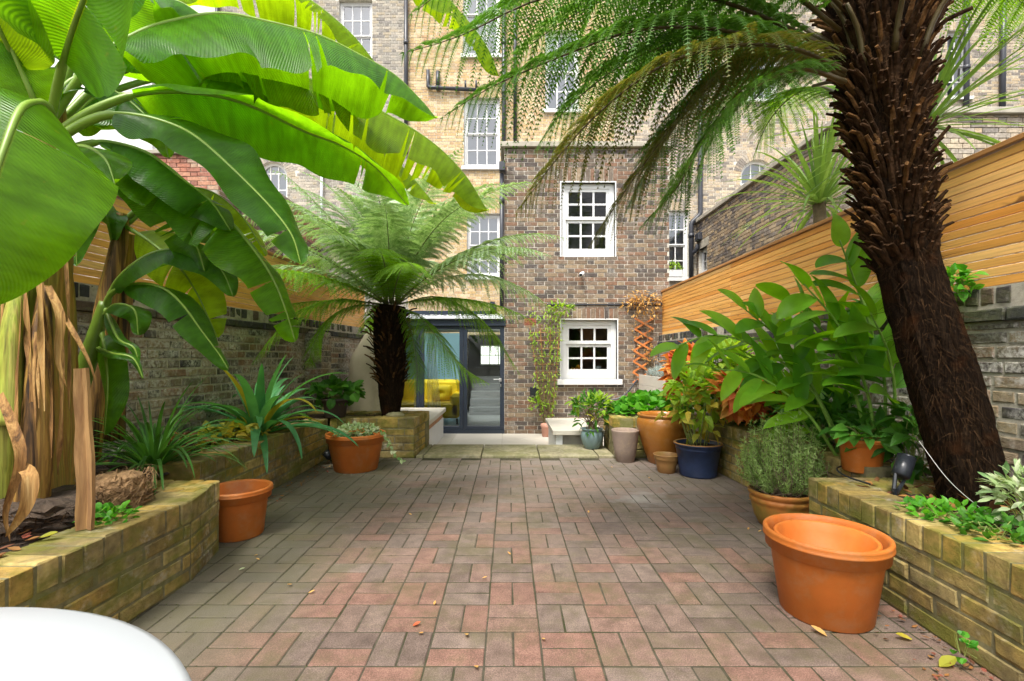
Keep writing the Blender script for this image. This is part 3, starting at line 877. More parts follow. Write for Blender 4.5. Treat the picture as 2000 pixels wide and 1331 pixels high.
def fence(name, label, fr, z0, z1, u0, u1, inset, seed, nslat=14, joints=()):
    rr = random.Random(seed)
    mid = fr.pt((u0 + u1) / 2, z0, inset)
    t = thing(name, label, 'fence', tuple(mid))
    pitch = (z1 - z0 - 0.03) / nslat
    cuts = [u0, *joints, u1]
    for k in range(nslat):
        for a, b in zip(cuts[:-1], cuts[1:]):
            m = MB()
            fr.box(m, a + .002, b - .002, z0 + k * pitch, z0 + (k + 1) * pitch - 0.0055, inset + rr.uniform(-.0015, .0015), inset + .018, 0.0015)
            m.build('slat', M['fence'], t)
    m = MB(); fr.box(m, u0, u1, z1 - 0.028, z1, inset - .018, inset + .075, 0.003); m.build('capping_rail', M['fence_cap'], t)
    u = u0 + 0.05
    while u < u1:
        m = MB(); fr.box(m, u, u + .05, z0 - 0.01, z1 - .03, inset + .0195, inset + .07); m.build('post', M['fence_cap'], t)
        u += 1.2
    return t

ZWR = 1.415
wall_r, FR_R = garden_wall('garden_wall', 'weathered brick garden wall on the right, below the longer sunlit slatted fence', (2.457, 7.79), (2.457, -1.5), ZWR, 31)
fence('slatted_fence', 'orange cedar slat fence on the right wall, behind the leaning tree fern', FR_R, ZWR + 0.005, 2.14, 0.0, 8.9, 0.05, 5, 14, (2.4, 4.8, 7.2))
WLP0, WLP1 = (-2.98, -1.0), (-2.31, 7.79)
wall_l, FR_L = garden_wall('garden_wall', 'whitish soot-stained brick garden wall on the left, behind the banana stems', WLP0, WLP1, 1.52, 47)
fence('slatted_fence', 'orange cedar slat fence on the left wall, half hidden by banana leaves', FR_L, 1.525, 2.18, 0.3, FR_L.len, 0.05, 6, 12, (2.7, 5.1, 7.5))
# brick pier in the left wall
pier_f = Frame((-2.43, 5.75), (-2.40, 6.05), 0)
pt_ = thing('brick_pier', 'brown brick pier standing out from the left wall, before the covered barbecue', 'pier', (-2.35, 5.9, -0.3))
mm = MB(); mm.box(-2.46, -2.265, 5.755, 6.045, -0.3, 1.36); mm.build('wall_core', M['mortar'], pt_)
lay(pt_, Frame((-2.255, 5.75), (-2.255, 6.05), 0), bond(0, 0.30, -0.2, 1.37, 0.074, 0.228, 'flemish', .012, 3), M['b_wall'], 0.05, 0.0, BU_ROUGH, rough=.005)
lay(pt_, Frame((-2.47, 5.745), (-2.255, 5.745), 0), bond(0, 0.215, -0.2, 1.37, 0.074, 0.228, 'stretcher', .012, 4), M['b_wall'], 0.05, 0.0, BU_ROUGH, rough=.005)

# ------------------------------------------------------------------ raised beds
def soil(parent, poly_fn, x0, x1, y0, y1, z, n=34, amp=0.03, seed=0, name='soil'):
    xs = np.linspace(x0, x1, n); ys = np.linspace(y0, y1, n)
    rs = np.random.RandomState(seed)
    H = np.zeros((n, n))
    for _ in range(40):
        cx, cy, s, a = rs.uniform(x0, x1), rs.uniform(y0, y1), rs.uniform(.04, .2), rs.uniform(-.6, 1)
        H += a * np.exp(-((xs[:, None] - cx) ** 2 + (ys[None, :] - cy) ** 2) / s ** 2)
    H = H / (np.abs(H).max() + 1e-6) * amp + rs.normal(0, .004, (n, n))
    V = np.stack([np.repeat(xs, n), np.tile(ys, n), (z + H).ravel()], 1)
    i, j = np.meshgrid(np.arange(n - 1), np.arange(n - 1), indexing='ij')
    a = (i * n + j).ravel()
    Q = np.stack([a, a + n, a + n + 1, a + 1], 1)
    return obj(name, V, Q, M['soil'], parent)

def bed_wall(t, p0, p1, h, seed, thick=0.215, end_stretch=True, z0=0.0):
    """brick-on-edge top over stretcher courses; p0->p1 with the outside on the right hand"""
    fr = Frame(p0, p1, 0.0); rr = random.Random(seed)
    m = MB(); fr.box(m, 0.003, fr.len - 0.003, -0.25, h - 0.007, 0.004, thick - 0.006); m.build('wall_core', M['mortar_moss'], t)
    hh = h - 0.108
    nc = max(1, int(round(hh / 0.073)))
    rects = bond(0, fr.len, z0, hh, hh / nc if z0 == 0 else 0.073, 0.222, 'stretcher', 0.010, seed, 0.02)
    lay(t, fr, rects, M['b_bed'], 0.09, 0.0, BU_ROUGH, 300, rough=0.003, seed=seed)
    # headers on edge: full depth boxes
    u = 0.0; base = wl(t)
    key = 'rowlock%d' % seed
    while u < fr.len - 0.03:
        w = 0.215 if (end_stretch and u + 0.45 > fr.len and u + 0.215 <= fr.len + 0.01) else 0.073
        if u + w > fr.len: w = fr.len - u - 0.003
        V, Q = box_np(-w / 2, w / 2, -thick / 2, thick / 2, -0.049, 0.049, 0.004)
        V = V + np.array([[rr.uniform(-.002, .002) for _ in range(3)] for _ in range(len(V))])
        c = fr.pt(u + w / 2, hh + 0.006 + 0.049 + rr.uniform(-.002, .003), thick / 2 + rr.uniform(-.004, .002))
        me = mesh_np('brick', V, Q); me.materials.append(M['b_bed'])
        o = bpy.data.objects.new('brick', me); COL.objects.link(o); o.parent = t
        o.location = c - base; o.rotation_euler = (0, 0, fr.rz + rr.uniform(-.01, .01))
        u += w + 0.009
    return fr

def raised_bed(label, walls, h, soils, loc, seed):
    t = thing('raised_bed', label, 'raised bed', loc)
    for k, (a, b) in enumerate(walls): bed_wall(t, a, b, h, seed + k)
    for k, s in enumerate(soils): soil(t, None, *s, seed=seed + k)
    return t
# left side (outside faces right: run towards +y)
raised_bed('low mossy yellow brick bed in the left foreground, holding the banana plants', [((-1.60, -0.6), (-1.487, 2.227)), ((-1.487, 2.23), (-1.57, 2.583)), ((-1.57, 2.585), (-2.62, 2.585))],
           0.385, [(-2.85, -1.66, -0.6, 2.45, 0.345)], (-2.1, 1.2, 0), 100)
raised_bed('long low brick bed along the left wall, with the strap-leaved plant', [((-1.86, 2.80), (-1.87, 4.93))], 0.42, [(-2.66, -1.99, 2.6, 5.0, 0.37)], (-2.2, 3.8, 0), 120)
raised_bed('square green-stained brick bed holding the smaller tree fern', [((-1.86, 4.94), (-0.985, 4.94)), ((-0.985, 4.945), (-0.94, 5.62)), ((-0.94, 5.63), (-2.3, 5.63))],
           0.418, [(-2.38, -1.12, 5.05, 5.50, 0.395, 24)], (-1.6, 5.3, 0), 140)
# right side (outside faces left: run towards -y)
raised_bed('low mossy yellow brick bed in the right foreground, under the leaning tree fern', [((1.62, 2.58), (1.55, -0.6)), ((2.42, 2.58), (1.63, 2.58))],
           0.40, [(1.75, 2.44, -0.6, 2.5, 0.36)], (2.0, 1.2, 0), 160)
raised_bed('long low brick bed along the right wall, full of ginger lilies', [((1.885, 4.98), (1.95, 2.60))], 0.455, [(2.05, 2.44, 2.6, 5.1, 0.40)], (2.1, 3.8, 0), 180)
raised_bed('square mossy brick bed on the right, behind the amber glazed pot', [((1.15, 5.80), (1.094, 5.0)), ((1.094, 5.0), (1.875, 5.0))], 0.415, [(1.28, 2.42, 5.15, 5.9, 0.385, 24)], (1.6, 5.4, 0), 200)

# ------------------------------------------------------------------ the house
HY = 7.8
def X(px, d=HY): return (px - VX) / FPX * d
def Z(py, d=HY): return EYE + (VY - py) / FPX * d
def holes_of(*ws): return [tuple(w) for w in ws]

wing = thing('rear_wing', 'brown brick rear wing with two white sash windows, behind the pots', 'building', (1.27, 9.9, -0.3))
fr = Frame((-0.075, HY), (2.625, HY), 0.0)
ox = -0.075
lo = (X(1096) - ox, X(1205) - ox, Z(741.5), Z(625)); up = (X(1096) - ox, X(1201) - ox, Z(502), Z(357))
ztop = 4.47
core(fr, 0, fr.len, -0.3, ztop, 0.000, 0.30, [lo, up]).build('wall_core', M['mortar_wing'], wing)
bk = bond(0, fr.len, -0.21, ztop, 0.0695, 0.218, 'flemish', 0.010, 8, 0.01)
s_lo = (X(1118) - ox, X(1207) - ox, Z(625), Z(603)); s_up = (X(1090) - ox, X(1206) - ox, Z(357), Z(330))
sill_lo = (lo[0] - .075, lo[1] + .085, lo[2] - .088, lo[2])
vent = (X(1024) - ox, X(1047) - ox, Z(636), Z(622))
bk = cut(bk, [lo, up, s_lo, s_up, sill_lo, vent])
lay(wing, fr, bk, M['b_wing'], 0.06, 0.006, BU, 300, rough=.002)
lay(wing, fr, soldier(fr, *s_lo) + soldier(fr, *s_up), M['b_wing'], 0.06, 0.009, BU, 100, name='arch_brick')
frs = Frame((-0.075, 11.98), (-0.075, HY), 0.0)           # left flank
frr = Frame((2.625, HY), (2.625, 11.98), 0.0)             # right flank
for f_ in (frs, frr):
    core(f_, 0 if f_ is frs else 0.301, f_.len - (0.301 if f_ is frs else 0), -0.3, ztop, 0.0, 0.25, []).build('flank_wall', M['mortar_wing'], wing)
    lay(wing, f_, bond(0.0 if f_ is frs else .06, f_.len - (.06 if f_ is frs else 0), 1.5, ztop, 0.0695, 0.218, 'flemish', 0.010, 9, .01), M['b_wing'], 0.03, 0.006, BU, 0, joined_name='flank_bricks')
m = MB(); m.box(-0.14, 2.69, HY - 0.07, 12.0, ztop, ztop + 0.09, 0.01); m.build('coping', M['stone'], wing)
m = MB(); m.box(0.62, 2.63, HY - 0.024, HY - 0.002, Z(596.5), Z(594.2)); m.build('ledge_shadow_strip', M['pipe'], wing)  # dark strip drawn in place of the shadow line along the brick ledge
wlo = window(wing, fr, *lo, cols=3, rt=1, rb=2, rec=0.07, fw=0.085, glass='glass', back=None, split=0.62, sill_h=0.085, sill_x=0.075, sill_out=0.08, liner=True, bar=0.03)
wup = window(wing, fr, *up, cols=3, rt=2, rb=2, rec=0.06, fw=0.08, glass='glass', back=None, split=0.52, sill=False, liner=True, bar=0.03)
m = MB(); fr.box(m, *vent, -0.004, 0.02)
for a in range(3):
    for b in range(7):
        u = vent[0] + .02 + b * (vent[1] - vent[0] - .03) / 7; v = vent[2] + .02 + a * (vent[3] - vent[2] - .02) / 3
        fr.box(m, u, u + .010, v, v + .016, -.012, -.0045)
m.build('air_brick', M['airbrick'], wing)
# room boxes behind the two windows
for nm, (a, b, c, d) in (('kitchen_room', (ox + lo[0] - .6, ox + lo[1] + .6, Z(625) - 2.1, Z(625) + .3)), ('upper_room', (ox + up[0] - .6, ox + up[1] + .6, up[2] - .5, up[3] + .3))):
    m = MB(); V, Q = box_np(max(a, -0.0), min(b, 2.35), HY + .305, HY + 2.6, max(c, -.2), d); m.add(V, [Q[0], Q[1], Q[3], Q[4], Q[5]])
    m.build(nm, M['kitchen'], wing)

# glazed extension with folding doors
gx = thing('glazed_extension', 'dark framed glazed extension with folding doors, behind the smaller tree fern', 'extension', (-1.2, 8.9, -0.3))
fd = Frame((-2.30, HY), (-0.05, HY), 0.0); g0 = -2.30
zt, zb = Z(637), -0.20
m = MB()
fd.box(m, 0, 2.25, zt, Z(624), -0.02, 0.10, .004); fd.box(m, 0, 2.25, zb, zb + .055, 0.0, 0.09)
m.build('door_frame', M['navy'], gx)
panels = [(-2.29, X(819.5)), (X(820), X(904.5)), (X(905), X(989))]
for k, (a, b) in enumerate(panels):
    m = MB(); a -= g0; b -= g0; st = 0.062
    rs_ = 0.105 if k == 2 else st
    for q in ((a, a + st, zb + .056, zt), (b - rs_, b, zb + .056, zt), (a + st, b - rs_, zt - .05, zt), (a + st, b - rs_, zb + .056, zb + .12)):
        fd.box(m, *q, 0.012, 0.075, .003)
    dr = m.build('door', M['navy'], gx)
    m = MB(); fd.box(m, a + st, b - rs_, zb + .12, zt - .05, .04, .046); m.build('pane', M['glass'], dr)
    if k == 2:
        m = MB(); hz = Z(741.5)
        m.tube(PP([(977, 741.5, HY - .0), (977, 741.5, HY - .055), (964, 741.5, HY - .055)]), .009, 8)
        fd.box(m, X(974.5) - g0, X(979.5) - g0, hz - .035, hz + .022, -.004, .011)
        fd.box(m, X(977.5) - g0, X(979) - g0, hz - .12, hz - .075, -.012, .011)
        m.build('handle', M['steel'], dr)
m = MB(); za, zc = Z(624) + .001, Z(624) + .05
m.box(-2.4, -0.09, HY - 0.06, HY + .5, za, zc, .005); m.box(-2.4, -2.2, HY + .501, 11.9, za, zc); m.box(-.25, -.09, HY + .501, 11.9, za, zc); m.box(-2.199, -.251, 10.6, 11.9, za, zc)
m.build('flat_roof', M['pipe_white'], gx)
zr = Z(624) + .05
m = MB()
for i in range(900):
    x, y = random.uniform(-2.35, -.12), random.uniform(HY - .03, HY + .5)
    r_ = random.uniform(.012, .026)
    V, Q, T = lathe_np([(r_ * .5, 0), (r_, r_ * .4), (r_ * .6, r_ * .9)], 6); m.add(V + np.array([x, y, zr + random.uniform(0, .01)]), Q, T)
o = m.build('roof_gravel', M['gravel'], gx); o['kind'] = 'stuff'
m = MB(); m.box(-2.2, -.25, HY + .5, HY + .58, zr, zr + .14); m.box(-2.2, -2.12, HY + .5, 10.6, zr, zr + .30); m.box(-.33, -.25, HY + .5, 10.6, zr, zr + .30)
m.build('rooflight_kerb', M['navy'], gx)
m = MB(); m.add([(-2.2, HY + .5, zr + .145), (-.25, HY + .5, zr + .145), (-.25, 10.6, zr + .55), (-2.2, 10.6, zr + .55)], [(0, 1, 2, 3)]); m.build('rooflight_pane', M['glass'], gx)
# room
m = MB(); m.box(-2.32, 0.0, HY + .10, 11.6, -.26, -.205); m.build('room_floor', M['floorboard'], gx)
m = MB(); m.box(-2.32, -0.98, 10.6, 10.7, -.2, zt + .02); m.build('room_wall', M['roomwall'], gx)
m = MB(); m.box(-0.98, -.08, 11.5, 11.6, -.2, zt + .02); m.build('room_back_wall', M['roomdark'], gx)
m = MB(); m.box(-2.42, -2.32, HY + .1, 11.6, -.2, zt + .1); m.build('room_side_wall', M['roomwhite'], gx)
st_ = thing('staircase', 'pale stairs inside the dark room, seen through the right-hand glass door', 'stairs', (-.45, 10.7, -.2))
for k in range(5):
    m = MB(); m.box(-.86, -.12, 10.3 + k * .22, 11.4, -.2 + k * .16, -.2 + (k + 1) * .16 - .001); m.build('step', M['floorboard'], st_)
wi = thing('inner_window', 'small bright gridded window deep inside the dark room', 'window', (-.42, 11.45, .8))
n_ = N('daylit_pane'); em = n_.n('ShaderNodeEmission'); em.inputs[0].default_value = (.92, .9, .75, 1); em.inputs[1].default_value = .8
M['daylit'] = n_.done(em.outputs[0])
ifr = Frame((-2, 11.42), (2, 11.42), 0)
m = MB()
for a in range(3): 
    for b in range(2):
        u = 2 + X(940, 11.42) + a * .21; v = Z(711, 11.42) + b * .22
        mm = MB(); ifr.box(mm, u, u + .185, v, v + .195, 0, .01); mm.build('pane', M['daylit'], wi)
ifr.box(m, 2 + X(938, 11.42), 2 + X(974, 11.42) + .25, Z(711, 11.42) - .03, Z(711, 11.42) + .45, .012, .03); m.build('frame', M['white'], wi)

# sofa, cushion, curtains
sf = thing('sofa', 'mustard yellow velvet sofa indoors, seen through the middle glass door', 'sofa', (-1.4, 9.1, -.2))
m = MB(); m.box(-2.25, -.93, 8.85, 9.65, -.09, .20, .04); m.build('seat', M['sofa'], sf)
m = MB(); m.box(-2.2, -.98, 9.5, 9.75, .1, .60, .06); m.build('backrest', M['sofa'], sf)
m = MB(); m.box(-1.10, -.90, 8.85, 9.7, -.08, .36, .05); m.build('armrest', M['sofa'], sf)
for x in (-2.2, -.97):
    m = MB(); m.tube([(x, 8.9, -.1), (x, 8.9, -.2)], .02, 6); m.build('leg', M['dark'], sf)
def cushion(name, label, c, w, h, d, mat):
    n = 18; V = []; Q = []
    for s_ in (-1, 1):
        for i in range(n + 1):
            for j in range(n + 1):
                u, v = i / n * 2 - 1, j / n * 2 - 1
                b = ((1 - abs(u) ** 3) * (1 - abs(v) ** 3)) ** .45
                pin = .4 * math.exp(-(u * u + v * v) * 14) if s_ < 0 else 0
                V.append((c[0] + u * w / 2 * (1 - .06 * v * v), c[1] + s_ * d / 2 * (b - pin), c[2] + v * h / 2 * (1 - .06 * u * u)))
        o_ = 0 if s_ < 0 else (n + 1) ** 2
        for i in range(n):
            for j in range(n):
                a = o_ + i * (n + 1) + j; q = (a, a + n + 1, a + n + 2, a + 1); Q.append(q if s_ < 0 else q[::-1])
    o = obj(name, V, Q, mat, smooth=True); tag(o, label, 'cushion'); return o
cushion('cushion', 'buttoned yellow velvet cushion leaning on the sofa arm indoors', (-1.30, 9.22, .36), .40, .32, .2, M['sofa'])
def curtain(label, x0, x1, y, z0, z1, flare):
    n = 40; V = []; Q = []
    for j, z in enumerate(np.linspace(z1, z0, 10)):
        for i in range(n):
            t = i / (n - 1); w = 1 + flare * j / 9
            V.append((x0 + (x1 - x0) * t * w, y + .010 * math.sin(t * 22 + j * .2), z))
    for j in range(9):
        for i in range(n - 1): a = j * n + i; Q.append((a, a + 1, a + n + 1, a + n))
    tag(obj('curtain', V, Q, M['curtain'], smooth=True), label, 'curtain')
curtain('sheer white curtain behind the glass, right of the fern trunk', X(834, 8.0), X(850, 8.0), 8.02, -.18, zt - .28, .9)
curtain('sheer white curtain behind the leftmost glass door', X(808, 8.0), X(818, 8.0), 8.02, -.18, zt - .25, .1)

# fruit bowl and pot on the inside sill of the lower window
iz = lo[2] + .09; iy = HY + .30
m = MB(); m.box(lo[0] + ox - .1, lo[1] + ox + .1, HY + .18, HY + .62, iz - .05, iz - .002); m.build('window_board', M['white'], wing)
bw = obj('fruit_bowl', *[(np.array(a) + np.array([X(1128, iy), iy + .14, iz]) if k == 0 else a) for k, a in enumerate(lathe_np([(.05, 0), (.15, .02), (.165, .03), (.16, .034), (.05, .012)], 24)[:2])], M['white'], smooth=True)
tag(bw, 'shallow white bowl of oranges behind the lower window', 'bowl')
for k, (dx, dy, dz) in enumerate(((-.07, 0, .05), (.0, .03, .052), (.07, -.01, .05), (.035, 0, .10))):
    prof = [(.036 * math.sin(t), -.036 * math.cos(t)) for t in np.linspace(.2, math.pi - .1, 9)]
    V, Q, T = lathe_np(prof, 14)
    o = obj('orange', V + np.array([X(1128, iy) + dx, iy + .14 + dy, iz + dz + .01]), Q, M['fruit'], smooth=True, T=T)
    tag(o, 'orange lying in the white bowl behind the lower window', 'fruit', 'oranges in the bowl')
V, Q, T = lathe_np([(.055, 0), (.06, .12), (.052, .12), (.05, .02)], 20, lambda z, k, n: .02 * math.cos(z * 200))
tag(obj('candle_holder', V + np.array([X(1170, iy), iy + .14, iz]), Q, M['white'], smooth=True, T=T), 'ribbed white pot behind the lower window, right of the fruit', 'pot')

# ------------------------------------------------------------------ terrace of houses behind
MY = 12.0
def XM(px): return (px - VX) / FPX * MY
def ZM(py): return EYE + (VY - py) / FPX * MY
def house(label, x0, x1, mat, wins, arches, rendered=False, z0=-0.3, z1=11.4, seed=1, vis0=0.9, mort='mortar_pale', limit=300):
    t = thing('terraced_house', label, 'house', ((x0 + x1) / 2, MY + 4, -.3))
    f = Frame((x0, MY), (x1, MY), 0.0)
    H = []
    for w in wins: H.append((XM(w[0]) - x0, XM(w[1]) - x0, ZM(w[3]), ZM(w[2])))
    A = []
    for w in arches:
        u0, u1 = XM(w[0]) - x0, XM(w[1]) - x0; r = (u1 - u0) / 2; top = ZM(w[2]); A.append((u0, u1, ZM(w[3]), top - r))
    allh = H + [(a, b, c, d + (b - a) / 2) for a, b, c, d in A]
    core(f, 0, x1 - x0, z0, z1, 0.000, 0.35, allh).build('wall_core', M['render'] if rendered else M[mort], t)
    rects = bond(0, x1 - x0, vis0, z1 - .2, 0.0725, 0.222, 'flemish', 0.010, seed, .01)
    sold = []
    for (a, b, c, d) in H:
        sold += soldier(f, a - .08, b + .08, d + .01, d + .22)
        rects = cut(rects, [(a - .085, b + .085, d, d + .225)])
    rects = cut(rects, allh)
    spb = []
    for (a, b, c, d) in A:
        r = (b - a) / 2; cu = (a + b) / 2
        rects = [q for q in rects if not (math.hypot((q[0] + q[1]) / 2 - cu, max(0, (q[2] + q[3]) / 2 - d)) < r + .21 and (q[2] + q[3]) / 2 > d - .02)]
        m = MB()
        n = 26
        for k in range(n):          # voussoirs
            t0, t1 = math.pi * (k + .06) / n, math.pi * (k + .94) / n
            V = [(cu + rr_ * math.cos(tt), dd, d + rr_ * math.sin(tt)) for dd in (-.010, .05) for (rr_, tt) in ((r, t0), (r + .2, t0), (r + .2, t1), (r, t1))]
            m.add(f.local(np.array(V)), [(0, 1, 2, 3), (4, 7, 6, 5), (0, 4, 5, 1), (1, 5, 6, 2), (2, 6, 7, 3), (3, 7, 4, 0)])
        m.build('arch_ring', mat, t)
        m = MB()          # spandrels beside the round head
        th = np.linspace(0, math.pi, 17)
        for k in range(16):
            a0, a1 = th[k], th[k + 1]
            pts = []
            for aa in (a0, a1):
                pts.append((cu + r * math.cos(aa), d + r * math.sin(aa)))
            V = [(pts[0][0], .002, pts[0][1]), (pts[0][0], .002, d + r + .001), (pts[1][0], .002, d + r + .001), (pts[1][0], .002, pts[1][1]),
                 (pts[0][0], .30, pts[0][1]), (pts[1][0], .30, pts[1][1])]
            m.add(f.local(np.array(V)), [(0, 1, 2, 3), (0, 3, 5, 4)])
        m.build('arch_spandrel', M[mort], t)
    if not rendered: lay(t, f, rects, mat, 0.05, 0.006, BU, limit, seed=seed)
    if sold and not rendered: lay(t, f, sold, mat, 0.05, 0.008, BU, 100, name='arch_brick')
    for k, (a, b, c, d) in enumerate(H):
        window(t, f, a, b, c, d, cols=wins[k][4], rt=wins[k][5], rb=wins[k][6], rec=.09, fw=.055, bar=.028, sill=True, sill_h=.09)
    for (a, b, c, d) in A: arch_window(t, f, a, b, c, d)
    m = MB(); m.box(x0, x1, MY - .12, MY + .4, z1, z1 + .14); m.build('parapet_coping', M['stone'], t)
    m = MB(); m.box(x0 + .01, x1 - .01, MY + .36, MY + 8, z0, z1 - .3); m.build('house_body', M['mortar'], t)
    return t
BX = [-13.4, -7.34, -2.55, 2.66, 8.0, 13.6]
h_l2 = house('white rendered house at the far left, almost hidden by banana leaves', BX[0], BX[1], M['b_grey'], [(297, 382, 150, 298, 3, 2, 2)], [], True, seed=61)
h_l = house('grey brick house with an arched window, left of the yellow one', BX[1], BX[2], M['b_grey'], [(662, 727, 0, 132, 3, 2, 2)], [(503, 561, 316, 400)], seed=62)
h_c = house('yellow brick house in the centre, above the glazed extension', BX[2], BX[3], M['b_yellow'],
            [(905, 976, -60, 108, 3, 2, 2), (906, 976, 192, 326, 3, 2, 2), (912, 978, 418, 540, 3, 2, 2), (1065, 1130, 60, 215, 3, 2, 2)], [], seed=63, mort='mortar_pale')
h_r = house('grey-brown brick house with a round-headed window, right of the yellow one', BX[3], BX[4], M['b_tan'],
            [(1300, 1345, 412, 543, 2, 2, 2), (1462, 1520, 40, 194, 3, 2, 2)], [(1447, 1512, 312, 420)], seed=64)
h_r2 = house('pale tan brick house at the far right with black downpipes', BX[4], BX[5], M['b_tan'], [(1850, 1893, 60, 190, 2, 2, 2)], [], seed=65, vis0=3)
# pale planter box on the slim window
m = MB(); m.box(XM(1304), XM(1332), MY - .05, MY + .12, ZM(541), ZM(528)); o = m.build('window_box', M['white']); tag(o, 'white window box on the slim window beside the drainpipe', 'window box')

# left neighbour's rear wing, with a white upper storey
NY = 7.75
lw = thing('rear_wing', 'red and grey brick wing of the left neighbour, below the white rendered house', 'building', (-6.4, 9.8, -.3))
f = Frame((-8.4, NY), (-4.72, NY), 0.0); zl = Z(303, NY)
core(f, 0, 3.68, -.3, zl, .012, .3, []).build('wall_core', M['mortar_pale'], lw)
lay(lw, f, bond(0, 3.68, 1.6, zl - .57, .0725, .222, 'flemish', .01, 71), M['b_grey'], .06, .006, BU, 150)
lay(lw, f, bond(0, 3.68, zl - .57, zl, .0725, .222, 'flemish', .01, 72), M['b_red'], .06, .006, BU, 100, name='red_brick', joined_name='red_brickwork')
f2 = Frame((-4.72, NY), (-4.72, MY - .01), 0.0)
wq = (2.2, 2.75, 2.55, 3.3)
core(f2, 0, f2.len, -.3, zl, .012, .3, [wq]).build('flank_wall', M['mortar'], lw)
lay(lw, f2, cut(bond(0, f2.len, 1.6, zl - .57, .0725, .222, 'flemish', .01, 73), [wq]), M['b_wing'], .06, .006, BU, 150, joined_name='flank_brickwork')
lay(lw, f2, bond(0, f2.len, zl - .57, zl, .0725, .222, 'flemish', .01, 74), M['b_red'], .06, .006, BU, 80, name='red_brick', joined_name='red_flank_brickwork')
window(lw, f2, *wq, cols=2, rt=1, rb=1, sill=True)
m = MB(); m.box(-8.4, -4.66, NY - .06, MY, zl, zl + .07, .01); m.build('coping', M['stone'], lw)

# right neighbour's rear wing seen from its flank
rw = thing('rear_wing', 'brown brick flank of the right neighbour wing with pale coping, above the fence', 'building', (6.3, 9.9, -.3))
f = Frame((4.73, MY - .01), (4.73, 6.6), 0.0); zr_ = Z(438, MY)
zr_ = EYE + (VY - 438) / FPX * MY
wq = (.10, .62, 2.6, 3.72)
core(f, 0, f.len, -.3, zr_, .012, .3, [wq]).build('wall_core', M['mortar_pale'], rw)
lay(rw, f, cut(bond(0, f.len, 1.4, zr_, .0725, .222, 'flemish', .01, 81, .01), [(wq[0], wq[1], wq[2], wq[3] + .2)]), M['b_flank'], .06, .006, BU, 300)
m = MB(); f.box(m, wq[0] - .02, wq[1] + .1, wq[3], wq[3] + .2, -.01, .1); m.build('lintel', M['stone'], rw)
window(rw, f, *wq, cols=2, rt=2, rb=2, sill=False)
m = MB(); m.box(4.66, 8.2, 6.54, MY, zr_, zr_ + .09, .01); m.build('coping', M['stone'], rw)
f = Frame((4.73, 6.6), (8.1, 6.6), 0.0)
core(f, 0, 3.37, -.3, zr_, .012, .3, []).build('front_wall', M['mortar_pale'], rw)
lay(rw, f, bond(0, 3.37, 1.4, zr_, .0725, .222, 'flemish', .01, 82), M['b_tan'], .06, .006, BU, 60, joined_name='front_brickwork')

# ------------------------------------------------------------------ pipes
def pipe(label, pts, r, mat='pipe', collars=(), name='drainpipe', hop=None):
    pts = np.array(pts, float)
    m = MB(); p = pts
    if len(p) > 2:      # tight bends, straight runs
        q = [p[0]]
        for i in range(1, len(p) - 1):
            a = norm(p[i - 1] - p[i]); b = norm(p[i + 1] - p[i])
            for s in (2.2 * r, .7 * r): q.append(p[i] + a * s)
            for s in (.7 * r, 2.2 * r): q.append(p[i] + b * s)
        q.append(p[-1]); p = np.array(q)
    m.tube(p, r, 12)
    o = thing(name, label, 'pipe', tuple(pts[-1]))
    m.build('pipe_run', M[mat], o, smooth=True)
    for c in collars:
        k = int(c); t = c - k; cc = pts[k] * (1 - t) + pts[k + 1] * t; d = norm(pts[k + 1] - pts[k])
        mm = MB(); mm.tube([cc - d * .05, cc + d * .05], r * 1.28, 12); mm.build('collar', M[mat], o, smooth=True)
    return o
D = MY - .08
pipe('black downpipe on the right, bending beside the slim window', PP([(1368, -60, D), (1368, 419, D), (1350, 436, D), (1350, 560, D)]), .058, 'pipe', (0.3, 0.8, 2.2))
pipe('short black waste pipe with hopper, joining the downpipe by the slim window', PP([(1362, 478, D - .1), (1362, 487, D - .12), (1352, 496, D)]), .05, 'pipe')
hp = MB(); hp.box(*np.array([X(1355, D), X(1371, D)]), D - .3, D - .05, Z(474, D), Z(459, D), .02); tag(hp.build('rain_hopper', M['pipe']), 'black hopper head on the pipe beside the slim window', 'hopper')
pipe('black downpipe just left of the yellow house', PP([(793, -60, D), (793, 300, D)]), .05, 'pipe', (.4,))
pipe('dark downpipe at the corner of the brown wing, the left of a pair', PP([(984, -60, D), (984, 420, D)]), .05, 'pipe', (.3, .5))
pipe('dark downpipe at the corner of the brown wing, the right of a pair', PP([(1006, -60, D), (1006, 275, D)]), .045, 'pipe', (.4,))
pipe('black rainwater pipe down the left edge of the brown wing', PP([(980, 340, HY - .05), (980, 600, HY - .05)]), .035, 'pipe', (.2, .6))
hp = MB(); hp.box(X(975), X(987), HY - .15, HY - .02, Z(340), Z(322), .01); tag(hp.build('rain_hopper', M['pipe']), 'black hopper at the top left corner of the brown wing', 'hopper')
w_ = pipe('black waste pipe running level across the yellow brick', PP([(836, 138, D), (836, 171, D), (930, 176, D)]), .045, 'pipe', (1.2, 1.6))
for a in (855, 909, 930):
    mm = MB(); mm.tube(PP([(a, 140 if a == 855 else 158, D), (a, 172, D)]), .05 if a == 855 else .025, 10); mm.build('branch', M['pipe'], w_, smooth=True)
pipe('black downpipe at the edge of the white rendered house', PP([(424, -60, D), (424, 330, D)]), .05, 'pipe')
pipe('pale grey downpipe left of the arched window', PP([(485, 100, D), (485, 420, D)]), .055, 'pipe_white', (.3,))
pipe('thin pale grey downpipe right of the arched window', PP([(628, 310, D), (628, 480, D)]), .03, 'pipe_white')
pipe('black downpipe at the far right, above the fence', PP([(1961, -60, D), (1957, 290, D)]), .062, 'pipe', (.4,))
pipe('black downpipe behind the spiky leaves at the right', PP([(1889, -60, D), (1887, 290, D)]), .062, 'pipe', (.55,))

